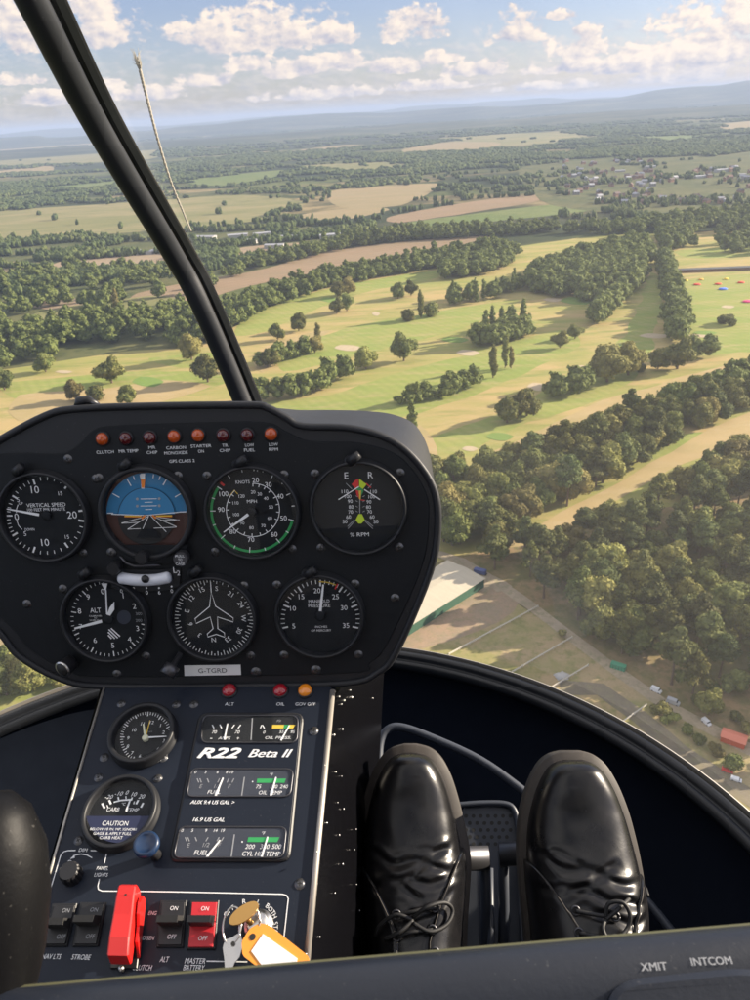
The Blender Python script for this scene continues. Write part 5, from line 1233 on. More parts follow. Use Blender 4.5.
# brass key head, a flat oval standing in the lock
V = []; n_ = 22
for hh in (-.0011, .0011):
    for k in range(n_):
        t_ = 2*PI*k/n_; p = Vector((math.cos(t_)*.0120, math.sin(t_)*.0050, 0)); ca, sa = math.cos(.62), math.sin(.62)
        V.append((kc.x+p.x*ca-p.y*sa, kc.y+p.x*sa+p.y*ca, .0175+hh+p.y*.3))
a.add(V, [tuple(range(n_))[::-1], tuple(range(n_, 2*n_))]+[(i, (i+1) % n_, n_+(i+1) % n_, n_+i) for i in range(n_)], M_brass)
a.tube([Vector((c.x, c.y, .009)) if False else K(400, 235, .009), Vector((kc.x, kc.y, .0168))], .0022, M_brass, 8); a.build('ignition_key', e)
def ring(cX, cY, rx, ry, h0, tilt, ph):
    a = Acc(CON, o); cc = K(cX, cY, h0); P = []
    for k in range(29): t_ = 2*PI*k/28; P.append(Vector((cc.x+rx*math.cos(t_+ph), cc.y+ry*math.sin(t_+ph), h0+tilt*math.sin(t_+ph))))
    a.tube(P, .00085, M_chrome, 8); a.build('key_ring', e)
ring(318, 245, .0068, .0120, .0125, .003, .2); ring(395, 245, .0075, .0125, .0115, .003, .1)
a = Acc(CON, o)
out = [(318, 300), (345, 282), (360, 300), (363, 345), (352, 385), (330, 412), (318, 440), (300, 448), (288, 440), (285, 395), (278, 345), (288, 310)]
P = [K(x, y, .009+.0015*((y-300)/150)) for x, y in out]; V = [(p.x, p.y, p.z) for p in P]+[(p.x, p.y, p.z+.0012) for p in P]; n_ = len(P)
a.add(V, [tuple(range(n_)), tuple(range(n_, 2*n_))[::-1]]+[(i, (i+1) % n_, n_+(i+1) % n_, n_+i) for i in range(n_)], M_chrome)
hc = K(322, 325, .0112); a.lathe([(.0016, hc.z+.0003), (.00001, hc.z+.0003)], M_blk, (hc.x, hc.y), 12); a.build('silver_key', e)
a = Acc(CON, o)
out = rounded([(398, 262), (442, 238), (482, 246), (660, 386), (655, 420), (560, 428), (430, 430), (366, 380), (362, 320)], 14, 3)
def slab(pts, h0, th, mat, lift=0.0):
    P = [K(x, y, h0) for x, y in pts]; V = [(p.x, p.y, p.z) for p in P]+[(p.x, p.y, p.z+th) for p in P]; n_ = len(P)
    a.add(V, [tuple(range(n_)), tuple(range(n_, 2*n_))[::-1]]+[(i, (i+1) % n_, n_+(i+1) % n_, n_+i) for i in range(n_)], mat)
slab(out, .0100, .0022, M_tagor); hc = K(408, 295, .0124); a.lathe([(.0024, .0125), (.00001, .0125)], M_blk, (hc.x, hc.y), 14); tg = a.build('key_tag', e)
a = Acc(CON, o); slab([(455, 282), (607, 390), (600, 420), (448, 420), (402, 358)], .0124, .0003, M_label); a.build('paper_insert', tg)

# ------------------------------------------------------------------ cabin: floor, nose, rim, windshield, post
M_floor = material('floor_lining', rough=.85, spec=.06, fn=lambda t, b: t.l.new(t.mix(t.noise(t.coord('Object'), 40, 4), (.0035, .0052, .010), (.006, .0085, .015)), b.inputs['Base Color']))
M_lining = material('cabin_lining', (.55, .56, .58), rough=.8)
M_rim = material('rim_black', rough=.3, spec=.45, fn=m_wrinkle((.006, .007, .009), 120, .15))
M_post = material('post_grey', rough=.42, spec=.5, fn=m_wrinkle((.017, .019, .024), 500, .2))
cab = thing('helicopter_cabin', 'dark nose of the helicopter cabin with clear windshield, post and black lower rim', 'helicopter cabin', (0, 0, 0))
XC = -.17; RZ = -.72
RA, RB, RY = .60, .5526, .375
def nose(phi, z, k=1.0):
    if phi < 0: return Vector((XC+RA*k, RY*k+phi*2.2, z))
    if phi > PI: return Vector((XC-RA*k, RY*k-(phi-PI)*2.2, z))
    return Vector((XC+RA*k*math.cos(phi), RY*k+RB*k*math.sin(phi), z))
def nnor(ph):
    if ph < 0: return Vector((1, 0, 0))
    if ph > PI: return Vector((-1, 0, 0))
    return Vector((math.cos(ph)/RA, math.sin(ph)/RB, 0)).normalized()
phs = [R(-28+236*i/118) for i in range(119)]
prof = [(.006, -.004), (.002, .000), (-.005, .000), (-.009, -.004), (-.010, -.008), (-.012, -.006), (-.018, -.008), (-.021, -.012), (-.021, -.018), (-.010, -.024), (.006, -.022)]
V = []; Fc = []; n_ = len(prof)
for ph in phs:
    p = nose(ph, RZ); nn = nnor(ph)
    for (ox, oz) in prof: V.append(p+nn*ox+Vector((0, 0, oz)))
for i in range(len(phs)-1):
    for k in range(n_): Fc.append((i*n_+k, i*n_+(k+1) % n_, (i+1)*n_+(k+1) % n_, (i+1)*n_+k))
link_mesh('window_rim', V, Fc, M_rim, cab, smooth=True)
V = []
for ph in phs:
    p = nose(ph, RZ); nn = nnor(ph)
    for (ox, oz) in ((.0095, -.006), (.0095, .001), (.0072, .002), (.0066, -.006)): V.append(p+nn*ox+Vector((0, 0, oz)))
Fc = [(i*4+k, i*4+(k+1) % 4, i*4+4+(k+1) % 4, i*4+4+k) for i in range(len(phs)-1) for k in range(4)]
link_mesh('rim_edge', V, Fc, M_alu, cab)
V = []; lv = [(.99, RZ-.012, -.02), (.985, RZ-.05, -.02), (.93, RZ-.10, -.02), (.84, RZ-.14, 0), (.70, RZ-.155, 0), (0.02, RZ-.16, 0)]
for (k_, zz_, _) in lv:
    for ph in phs: V.append(nose(ph, zz_, k_))
N = len(phs); Fc = [(i*N+j, i*N+j+1, (i+1)*N+j+1, (i+1)*N+j) for i in range(len(lv)-1) for j in range(N-1)]
link_mesh('nose_shell', V, Fc, M_floor, cab, smooth=True)
fz = RZ-.158
link_mesh('floor', [(-1.0, -.8, fz), (.7, -.8, fz), (.7, .35, fz), (-1.0, .35, fz)], [(0, 1, 2, 3)], M_floor, cab)
# doors, roof and rear wall close the cabin round the seat
def slabw(name, pts, th, mat):
    P = [Vector(p) for p in pts]; n3 = (P[1]-P[0]).cross(P[2]-P[0]).normalized()*th; V = P+[p+n3 for p in P]; n_ = len(P)
    link_mesh(name, V, [tuple(range(n_)), tuple(range(n_, 2*n_))[::-1]]+[(i, (i+1) % n_, n_+(i+1) % n_, n_+i) for i in range(n_)], mat, cab)
slabw('door', [(.445, .36, fz), (.445, -.8, fz), (.445, -.8, -.24), (.445, .10, -.24), (.445, .36, -.60)], .03, M_floor)
slabw('door', [(-.785, .36, fz), (-.785, -.8, fz), (-.785, -.8, -.24), (-.785, .10, -.24), (-.785, .36, -.60)], -.03, M_floor)
slabw('roof', [(-.9, -.8, .45), (.6, -.8, .45), (.6, -.35, .45), (-.9, -.35, .45)], .03, M_lining)
slabw('rear_wall', [(-1.0, -.8, fz), (.65, -.8, fz), (.65, -.8, .44), (-1.0, -.8, .44)], .03, M_lining)
# the post and the windshield
post_px = [(-38, -150, .50), (2, -75, .54), (41, 0, .586), (104, 125, .72), (177, 250, .885), (204, 300, .94), (249, 405, 1.03), (271, 470, 1.05)]
PP = [ray(x, y)*d_ for x, y, d_ in post_px]; PS = smooth_loop(PP, 8, closed=False)
def sweep(name, prof, mat, parent, shift=0.0, smooth=True):
    V = []; Fc = []; n_ = len(prof)
    for i, p in enumerate(PS):
        tg = (PS[min(i+1, len(PS)-1)]-PS[max(i-1, 0)]).normalized(); vw = p.normalized(); e1 = tg.cross(vw).normalized()
        if e1.dot(RT) < 0: e1 = -e1
        e2 = -(vw-tg*vw.dot(tg)).normalized()          # towards the seat
        for (u, v) in prof: V.append(p+e1*(u+shift)+e2*v)
    for i in range(len(PS)-1):
        for k in range(n_): Fc.append((i*n_+k, i*n_+(k+1) % n_, (i+1)*n_+(k+1) % n_, (i+1)*n_+k))
    return link_mesh(name, V, Fc, mat, parent, smooth=smooth)
pr = [(.0125*math.cos(a_), .011*math.sin(a_)) for a_ in np.linspace(0, 2*PI, 16, endpoint=False)]
post = sweep('windshield_post', pr, M_post, cab, -.0065)
sweep('post_channel', [(.005, -.006), (.0170, -.010), (.0180, -.007), (.0165, -.002), (.010, .001), (.007, .001)], M_rim, post, 0, False)
sweep('post_edge', [(.0172, -.0105), (.0186, -.0105), (.0186, -.0040), (.0174, -.0040)], M_alu, post, 0, False)
gen_ = [Vector((-.10, .93, RZ+.008)), Vector((-.125, 1.03, -.60)), Vector((-.13, 1.06, -.48))]+[PP[6]+Vector((0, .012, .004)), PP[5]+Vector((0, .012, .008)), PP[4]+Vector((0, .012, .010)), PP[3]+Vector((0, .012, .014)), PP[2]+Vector((0, .010, .016)), PP[0]+Vector((0, .008, .02)), Vector((-.24, .10, .42))]
gs = smooth_loop(gen_, 5, closed=False); V = []; NA = 48
for g_ in gs:
    for i in range(NA+1):
        ph = R(-20+220*i/NA); zc = g_.z
        wx = RA+.008+.05*math.sin(PI*min(1, max(0, (zc+.72)/1.1)))
        if zc > .1: wx -= (zc-.1)*.6
        yl = min(RY, g_.y-.12)
        if ph < 0 or ph > PI: V.append(Vector((XC+math.copysign(wx, math.cos(ph)), yl+(ph if ph < 0 else PI-ph)*1.8, zc)))
        else: V.append(Vector((XC+(g_.x-XC)*math.sin(ph)**3+wx*math.cos(ph), yl+(g_.y-yl)*math.sin(ph), zc)))
Fc = [(i*(NA+1)+j, i*(NA+1)+j+1, (i+1)*(NA+1)+j+1, (i+1)*(NA+1)+j) for i in range(len(gs)-1) for j in range(NA)]
link_mesh('windshield', V, Fc, M_wind, cab, smooth=True)
# yaw string outside the glass
ys = [ray(x, y)*d_ for x, y, d_ in ((140, 70, 1.05), (148, 102, 1.06), (158, 140, 1.07), (171, 182, 1.09), (184, 214, 1.10), (191, 231, 1.09))]
yc = smooth_loop(ys, 30, closed=False); a = Acc()
M_string = material('wool_string', (.34, .31, .25), rough=.95)
for q_ in (0, PI):
    P = []
    for i, p in enumerate(yc):
        tg = (yc[min(i+1, len(yc)-1)]-yc[max(i-1, 0)]).normalized(); e1 = tg.cross(Vector((0, 1, 0))).normalized(); e2 = tg.cross(e1); t_ = i*.9+q_; P.append(p+(e1*math.cos(t_)+e2*math.sin(t_))*.0010*(1-.5*i/len(yc)))
    a.tube(P, [.0017-.0008*i/len(yc) for i in range(len(P))], M_string, 6)
rs = random.Random(2)
for k in range(26):
    p = yc[0]+Vector((0, 0, -.004*rs.random())); d_ = (yc[0]-yc[4]).normalized(); a.tube([p, p+d_*.010+Vector((rs.uniform(-.004, .004), rs.uniform(-.003, .003), rs.uniform(-.002, .002))), p+d_*rs.uniform(.014, .03)+Vector((rs.uniform(-.007, .007), rs.uniform(-.005, .005), rs.uniform(-.003, .003)))], [.0006, .0005, .0002], M_string, 4)
ysn = a.build('yaw_string'); tag(ysn, 'pale twisted wool yaw string with a frayed tip outside the windshield', 'string')
# ------------------------------------------------------------------ footwell: floor tube, perforated plate, pedals
FLO = Plane((0, .55, fz+.004), (0, 0, 1))
M_tube2 = material('painted_tube', (.045, .052, .068), rough=.45, spec=.5)
FW = Plane(ray(470, 800)*.93, back_up(58))
def wp(pl, x, y, h=0.0): return pl.hit(x, y, h)
a = Acc(); P = smooth_loop([wp(FW, x, y) for x, y in ((379, 775), (380, 745), (386, 731), (400, 727), (430, 737), (480, 760), (525, 792), (600, 850), (650, 905), (690, 955))], 5, closed=False)
a.tube(P, .0052, M_tube2, 10); tag(a.build('floor_tube'), 'thin grey tube curving over the cabin floor beyond the shoes', 'tube')
pe = thing('perforated_floor_plate', 'dark perforated plate with a rounded frame between the two shoes', 'floor plate', wp(FW, 490, 850))
pe.matrix_world = FW.mat(*FW.px(490, 850), 0); po = FW.px(490, 850)
a = Acc(FW, po); a.prism(rounded([(462, 806), (514, 806), (520, 860), (524, 990), (455, 990)], 8), -.004, 0, M_tube2, .0008); a.build('plate', pe)
a = Acc(FW, po); 
for r_ in range(5):
    for k in range(7):
        x = 466+7.4*k+(3.7 if r_ % 2 else 0); y = 816+7.0*r_
        if x < 511: a.disc(x, y, 2.0, M_blk, .0004, 10)
a.build('holes', pe)
a = Acc(FW, po); P = smooth_loop([tuple(a.q(x, y, .004)) for x, y in ((450, 806), (480, 803.5), (505, 804), (514, 810), (518, 825), (519, 850), (521, 900), (524, 980))], 4, closed=False); a.tube(P, .0036, M_tube2, 8); a.build('frame', pe)
for (lab, x0, x1, y0, xa) in (('left foot pedal with a worn metal tube end under the left shoe', 380, 489, 858, 485), ('right foot pedal with a worn metal tube end under the right shoe', 499, 625, 852, 503)):
    PD = Plane(ray(495, 860)*.83, back_up(50)); oo = PD.px((x0+x1)/2, y0); e = thing('foot_pedal', lab, 'pedal'); e.matrix_world = PD.mat(*oo, 0)
    a = Acc(PD, oo); a.tube([tuple(a.q(x0, y0+2, 0)), tuple(a.q(x1, y0, 0))], .0125, M_darkmetal, 20); a.build('pedal_tube', e)
    a = Acc(PD, oo); a.tube([tuple(a.q(xa, y0, -.004)), tuple(a.q(xa+1, 910, -.05)), tuple(a.q(xa, 990, -.06))], .006, M_tube2, 8); a.build('pedal_arm', e)
a = Acc(FW, po); P = [a.q(x, y, .012) for x, y in ((490, 868), (491, 930), (490, 990))]; a.tube(P, .004, M_tube2, 8); a.build('rail', pe)

# ------------------------------------------------------------------ person: trousers and shoes
M_leather = None
def m_leather(t, b):
    p = t.coord('Object'); n = t.noise(p, 260, 4, .6); q = t.noise(p, 30, 5, .65)
    t.l.new(t.bump(n, .10, .0006), b.inputs['Normal'])
    t.l.new(t.math('ADD', .20, t.math('MULTIPLY', q, .18)), b.inputs['Roughness'])
    t.l.new(t.mix(t.ramp(q, [(.45, 0), (.75, 1)]), (.006, .006, .007), (.014, .013, .014)), b.inputs['Base Color'])
M_leather = material('black_leather', rough=.4, spec=.38, coat=0, fn=m_leather)
M_sole = material('worn_sole', rough=.62, fn=lambda t, b: t.l.new(t.mix(t.noise(t.coord('Object'), 60, 4), (.022, .019, .017), (.065, .054, .047)), b.inputs['Base Color']))
M_lace = material('black_lace', (.012, .012, .013), rough=.6)
M_cloth = material('dark_trouser_cloth', rough=.9, spec=.2, fn=lambda t, b: t.l.new(t.mix(t.noise(t.coord('Object'), 900, 2), (.012, .013, .018), (.03, .032, .04)), b.inputs['Base Color']))
person = thing('person', 'person seated behind the camera, only black lace up shoes and dark trousers showing', 'person', (0.13, .1, -.8))
pinv = person.matrix_basis.inverted() if False else Matrix.Translation(-Vector((0.13, .1, -.8)))
def shoe(rows, creases, flapL, flapR, eyes, loops, seed, name_lab):
    """rows: (y, xleft, xright) of the welt in photo pixels from toe to heel on the sole board"""
    ys_ = [r[0] for r in rows]
    ymid = 850; xm = (rows[5][1]+rows[5][2])/2
    SP = Plane(ray(xm, ymid)*.775, back_up(43)); org = SP.px(xm, ymid)
    e = bpy.data.objects.new('shoe', None); C.objects.link(e); e.parent = person; e.matrix_local = pinv @ SP.mat(*org, 0)
    e['label'] = name_lab
    A0 = Acc(SP, org)
    LF = [A0.q(r[1], r[0], 0) for r in rows]; RG = [A0.q(r[2], r[0], 0) for r in rows]
    L2 = smooth_loop(LF, 10, closed=False); R2 = smooth_loop(RG, 10, closed=False); NT_ = len(L2)
    v0 = max(p.y for p in L2+R2); v1 = L2[-1].y; Ltot = v0-v1
    lp0 = L2[::-1]+R2; ins_ = []
    for i, p in enumerate(lp0):
        tg = (lp0[min(i+1, len(lp0)-1)]-lp0[max(0, i-1)]).normalized(); nv = Vector((tg.y, -tg.x, 0)); 
        ins_.append(p+nv*.0085 if nv.dot(Vector((sum(q.x for q in lp0)/len(lp0), v0-.12, 0))-p) > 0 else p-nv*.0085)
    L3 = ins_[:NT_][::-1]; R3 = ins_[NT_:]
    def interp(arr, t_):
        x = t_*(NT_-1); i = min(NT_-2, int(x)); return arr[i].lerp(arr[i+1], x-i)
    def hgt(t_):     # crest height over the sole along the shoe, t = 0 at the toe
        ks = [(0, .008), (.03, .018), (.08, .028), (.16, .036), (.26, .040), (.36, .042), (.46, .049), (.56, .060), (.68, .075), (.8, .092), (1, .105)]
        for (a0, h0), (a1, h1) in zip(ks, ks[1:]):
            if t_ <= a1: s = (t_-a0)/(a1-a0); s = s*s*(3-2*s) if a0 == 0 else s; return h0+(h1-h0)*s
        return .105
    tab = [hgt(i/200) for i in range(201)]
    for _ in range(60): tab = [tab[0]]+[(tab[i-1]+2*tab[i]+tab[i+1])/4 if i > 3 else tab[i] for i in range(1, 200)]+[tab[200]]
    def hgt(t_):
        x = min(199.999, max(0, t_*200)); i = int(x); return tab[i]+(tab[i+1]-tab[i])*(x-i)
    def surf(u, t_, off=0.0):        # u -1..1 across
        l, r = interp(L3, t_), interp(R3, t_); c = (l+r)/2; hw = (r-l).length/2; hw2 = max(.0005, hw)
        ax = (r-l).normalized()
        th = u*PI/2; ex = 1.0; x = math.copysign(abs(math.sin(th))**.85, th); z_ = max(0, math.cos(th))**.62
        h = hgt(t_)
        # rounded toe: the first rows lie on the welt
        p = Vector((c.x, c.y, 0))+ax*x*hw2
        z2 = .004+h*z_
        px_, py_ = c.x+ax.x*x*hw, p.y
        for (cv, cw, amp, cu0, cu1, bend) in creases:
            d_ = (py_-(v0-cv*Ltot)-bend*(x)*.02-.004*math.sin(x*4+cv*30)-.002*math.sin(x*9+cv*70))/cw
            if abs(d_) < 4:
                sp = min(1, max(0, (x-cu0)/.25))*min(1, max(0, (cu1-x)/.25)); z2 += amp*.72*sp*(-math.exp(-d_*d_)+.65*math.exp(-(d_-1.7)**2)+.5*math.exp(-(d_+1.7)**2))
        z2 += .0005*mnoise.noise(Vector((px_*60, py_*60, seed)))*(1 if t_ > .25 else .2)
        q = Vector((p.x, p.y, z2))
        if off: q = q+Vector((ax.x*x*.6, 0, .2+z_)).normalized()*off
        return q
    NU, NV = 90, 170; V = []; Fc = []
    for j in range(NV+1):
        for i in range(NU+1): V.append(surf(-1+2*i/NU, j/NV))
    for j in range(NV):
        for i in range(NU): Fc.append((j*(NU+1)+i, (j+1)*(NU+1)+i, (j+1)*(NU+1)+i+1, j*(NU+1)+i+1))
    # close the toe
    k0 = len(V); V.append((V[0]+V[NU])/2); Fc += [(i, i+1, k0) for i in range(NU)]
    o = link_mesh('upper', V, Fc, M_leather, e, smooth=True)
    # sole with welt
    loop = L2[::-1]+R2; a = Acc(SP, org); pts = [(p.x, p.y) for p in loop]; n_ = len(pts)
    V = []; cen = Vector((sum(p[0] for p in pts)/n_, sum(p[1] for p in pts)/n_))
    for (k_, hh) in ((.96, -.022), (1.0, -.019), (1.005, -.004), (.995, .002), (.975, .0045), (.70, .0045)):
        for p in pts:
            d_ = Vector(p)-cen; f = 1-(1-k_)*(.05/max(.02, d_.length))*1.6 if k_ < .95 else 1-(1-k_)*(.05/max(.02, d_.length)); V.append((cen.x+d_.x*f, cen.y+d_.y*f, hh))
    Fc = [(i*n_+k, i*n_+(k+1) % n_, (i+1)*n_+(k+1) % n_, (i+1)*n_+k) for i in range(5) for k in range(n_)]+[tuple(range(n_))[::-1]]
    a.add(V, Fc, M_sole, True); a.build('sole', e)
    # quarters: the two lace flaps lie over the vamp
    for (t0, dt, e0, sg) in (flapL+(-1,), flapR+(1,)):
        V = []; Fc = []; nu, nt = 26, 60; edge = []
        for j in range(nt+1):
            s = j/nt; t_ = t0+(1-t0)*s**1.3; q = min(1, (t_-t0)/dt); ed = e0+(0.99-e0)*(1-q**.36)
            for i in range(nu+1):
                f = i/nu; u = ed+(1.0-ed)*f; V.append(surf(sg*u, t_, (.0034 if i > 0 else .0004)))
            edge.append(surf(sg*(ed+.012), t_, .0034))
        for j in range(nt):
            for i in range(nu):
                k_ = j*(nu+1)+i; Fc.append((k_, k_+nu+1, k_+nu+2, k_+1) if sg > 0 else (k_+1, k_+nu+2, k_+nu+1, k_))
        link_mesh('lace_flap', V, Fc, M_leather, e, smooth=True)
        a = Acc(); a.tube(edge[6::2], .0005, M_sole, 5); a.build('piping', e)
    # find points on the upper by photo position
    MW_ = SP.mat(*org, 0); grid = []
    for j in range(0, 121):
        for i in range(0, 61):
            u, t_ = -1+2*i/60, .35+.65*j/120; w_ = surf(u, t_, .003); grid.append((project(MW_ @ w_), w_))
    def at(x, y, lift=0.0):
        b_ = min(grid, key=lambda g_: (g_[0][0]-x)**2+(g_[0][1]-y)**2)[1]; return Vector((b_.x, b_.y, b_.z+lift))
    for (x, y) in eyes:
        a = Acc(); c = at(x, y); P = [c+Vector((math.cos(2*PI*k/14)*.0036, math.sin(2*PI*k/14)*.0036, .0006)) for k in range(15)]
        a.tube(P, .0011, M_darkmetal, 6); a.lathe([(.0028, c.z+.0008), (.00001, c.z+.0008)], M_blk, (c.x, c.y), 12); a.build('eyelet', e)
    a = Acc()
    for lp_ in loops:
        P = smooth_loop([at(x, y, l_) for x, y, l_ in lp_], 5, closed=False); a.tube(P, .0019, M_lace, 7)
    a.build('laces', e)
shoe([(744, 404, 416), (748, 391, 430), (757, 381, 441), (775, 371, 451), (800, 363, 459), (830, 358, 466), (860, 357, 471), (890, 360, 470), (920, 363, 468), (950, 366, 467), (985, 370, 466), (1030, 374, 464)],
     [(.385, .0038, .0026, -.95, .9, .1), (.435, .0032, .0030, -.8, 1.0, .35), (.475, .0034, .0028, -.2, 1.0, .7), (.50, .0040, .0026, -.95, .3, -.5), (.345, .0030, .0014, -.1, .95, -.2), (.545, .0036, .0024, -.5, .8, .9)],
     (.55, .16, .16), (.50, .22, .16), [(436, 907), (433, 929), (435, 951), (397, 915), (396, 936)],
     [[(436, 907, .002), (425, 908, .004), (412, 910, .004), (397, 915, .002)], [(433, 929, .002), (415, 930, .005), (396, 936, .002)], [(412, 916, .005), (428, 903, .012), (445, 899, .012), (452, 908, .008), (446, 922, .006), (430, 930, .006), (414, 922, .005)], [(412, 918, .005), (395, 913, .008), (380, 922, .008), (376, 935, .004)], [(412, 918, .005), (400, 930, .007), (385, 938, .006)]], 1.0,
     'left black leather shoe beside the console, toe cap scuffed')
shoe([(751, 562, 582), (755, 549, 594), (765, 538, 606), (785, 528, 618), (810, 521, 628), (835, 518, 635), (862, 518, 641), (890, 520, 645), (918, 523, 645), (950, 526, 640), (985, 530, 634), (1030, 536, 630)],
     [(.40, .0042, .0030, -.9, .6, -.3), (.45, .0036, .0028, -1.0, .9, .1), (.49, .0040, .0032, -.7, 1.0, -.2), (.36, .0030, .0016, -.95, .1, .2), (.53, .0036, .0026, -.2, 1.0, -.5)],
     (.53, .20, .12), (.57, .14, .34), [(574, 911), (579, 933), (617, 916), (616, 938)],
     [[(574, 911, .002), (590, 913, .004), (604, 914, .005), (617, 916, .002)], [(579, 933, .002), (598, 935, .005), (616, 938, .002)], [(604, 916, .005), (607, 900, .012), (618, 899, .014), (627, 910, .012), (625, 925, .008), (615, 936, .006), (603, 932, .005)], [(604, 918, .005), (622, 902, .008), (640, 885, .008), (652, 893, .004)], [(604, 918, .005), (600, 928, .007), (608, 942, .006)]], 2.0,
     'right black leather shoe with deep creases across the vamp')
# trouser legs: ankles to knees to the seat, one mesh
bm = bmesh.new()
for s_, x0 in ((-1, .045), (1, .215)):
    pts = [(x0, .335, -.70), (x0+.003*s_, .27, -.655), (x0+.02*s_, .16, -.56), (x0+.04*s_, .05, -.475), (x0+.05*s_, -.03, -.455), (x0+.02*s_, -.2, -.52), (.13+.09*s_, -.4, -.60), (.13+.06*s_, -.5, -.60)]
    tube_pts(bm, smooth_loop([Vector(p)-Vector((0.13, .1, -.8)) for p in pts], 4, closed=False), [.050+.045*min(1, i/16) for i in range(29)], 18)
me = bpy.data.meshes.new('trousers'); bm.to_mesh(me); bm.free(); me.materials.append(M_cloth); me.polygons.foreach_set('use_smooth', [True]*len(me.polygons))
tr_ = bpy.data.objects.new('trousers', me); C.objects.link(tr_); tr_.parent = person

# ------------------------------------------------------------------ control bar across the foreground
M_bar = material('bar_plastic', rough=.42, spec=.5, fn=m_wrinkle((.009, .012, .020), 300, .25, -.002))
M_grip = material('grip_rubber', rough=.5, spec=.2, fn=m_wrinkle((.003, .003, .0035), 240, .25, -.004))
M_olive = material('olive_highlight', (.085, .085, .045), rough=.6)
bar_e = thing('cyclic_control', 'blurred dark control bar with XMIT and INTCOM lettering and a rounded grip at left', 'control bar', ray(375, 1010)*.34)
off = -Vector(bar_e.location)
B0, B1 = ray(-70, 1047)*.34, ray(830, 970)*.34; bd = (B1-B0).normalized()
bn = -(B0+B1).normalized(); bn = (bn-bd*bn.dot(bd)).normalized(); bu = bd.cross(bn); bu = bu if bu.dot(UP) > 0 else -bu
def bar_sweep(name, prof, mat, parent, n=40, smooth=True):
    V = []; Fc = []; k_ = len(prof)
    for i in range(n+1):
        p = B0.lerp(B1, i/n)+off
        for (u, v) in prof: V.append(p+bu*u+bn*v)
    for i in range(n):
        for k in range(k_): Fc.append((i*k_+k, i*k_+(k+1) % k_, (i+1)*k_+(k+1) % k_, (i+1)*k_+k))
    return link_mesh(name, V, Fc, mat, parent, smooth=smooth)
cb = bar_sweep('crossbar', [(.020*abs(math.cos(a_))**.8*math.copysign(1, math.cos(a_)), .016*abs(math.sin(a_))**.8*math.copysign(1, math.sin(a_))) for a_ in np.linspace(0, 2*PI, 28, endpoint=False)], M_bar, bar_e)
bar_sweep('edge_highlight', [(.0192, -.004), (.0206, -.0035), (.0208, .0008), (.0196, .0035), (.0180, .0035)], M_olive, cb, smooth=False)  # olive strip paints the highlight along the bar's top edge
def on_bar(x, y, v=.0):   # point of the bar's front face seen at a photo position
    d_ = ray(x, y); k = (B0+bn*v).dot(bn)/d_.dot(bn); return d_*k
HB = Plane(on_bar(680, 985, .017), bn); ho = Vector((0, 0))
he = bpy.data.objects.new('switch_housing', None)
a = Acc(HB, ho); a.prism(rounded([(611, 992), (630, 979), (735, 968), (800, 972), (800, 1070), (604, 1070)], 12), -.012, .004, M_bar, .0025)
o_ = a.build('switch_housing', bar_e); o_.matrix_local = Matrix.Translation(off) @ HB.mat(0, 0, 0)
tn = (bn*.98+bu*.2).normalized(); TB = Plane(on_bar(682, 966, .0)+bn*.0138+bu*.0, tn)
# put the lettering plane just proud of the bar's shoulder
ax_p = B0+bd*((on_bar(682, 962)-B0).dot(bd)); TB.O = ax_p+bu*.0077+bn*.0156
TB = Plane(TB.O, tn, (600, 966), (740, 960)); a = Acc(TB, (0, 0), h=.0004)
for dx in (0, .5):
    a.text('XMIT', 653.5+dx, 966.5, 7, 26, mat=M_grey, h=.0001+dx*.0001)
o_ = a.build('transmit_lettering', bar_e); o_.matrix_local = Matrix.Translation(off) @ TB.mat(0, 0, 0)
a = Acc(TB, (0, 0), h=.0001)
for dx in (0, .5): a.text('INTCOM', 711+dx, 961, 7, 40, mat=M_grey, h=.0001+dx*.0001)
o_ = a.build('intercom_lettering', bar_e); o_.matrix_local = Matrix.Translation(off) @ TB.mat(0, 0, 0)
a = Acc(); gp = [(-14, 793, 4), (-12, 800, 24), (-10, 815, 39), (-9, 850, 52), (-8, 900, 55), (-10, 950, 52), (-15, 1000, 46), (-22, 1060, 42)]
P = [ray(x, y)*(.36-.0*i)+off for i, (x, y, r_) in enumerate(gp)]; a.tube(P, [r_*.36/FPX for *_, r_ in gp], M_grip, 28); a.build('grip', bar_e)

# ================================================================== BUILDINGS, VEHICLES AND SMALL THINGS ON THE GROUND
M_roofw = material('pale_roof', rough=.7, fn=lambda t, b: t.l.new(t.mix(t.noise(t.mapping(t.coord('Object'), scale=(1, .1, 1)), .8, 4), (.56, .49, .36), (.42, .37, .28)), b.inputs['Base Color']))
M_greenw = material('green_cladding', (.035, .10, .06), rough=.7)
M_brick = material('brick_wall', (.30, .17, .11), rough=.9); M_render = material('pale_render', (.27, .25, .23), rough=.9)
M_tile = material('roof_tile', rough=.9, fn=lambda t, b: t.l.new(t.mix(t.rand(), (.20, .12, .09), (.14, .12, .11)), b.inputs['Base Color'])); M_slate = material('grey_roof', (.36, .36, .38), rough=.6)
M_win = material('window_dark', (.03, .035, .04), rough=.2); M_conc = material('concrete_white', (.42, .40, .37), rough=.8)
def boxm(name, x0, x1, y0, y1, z0, z1, mat, parent):
    V = [(x, y, z_) for z_ in (z0, z1) for (x, y) in ((x0, y0), (x1, y0), (x1, y1), (x0, y1))]
    return link_mesh(name, V, [(3, 2, 1, 0), (4, 5, 6, 7), (0, 1, 5, 4), (1, 2, 6, 5), (2, 3, 7, 6), (3, 0, 4, 7)], mat, parent)
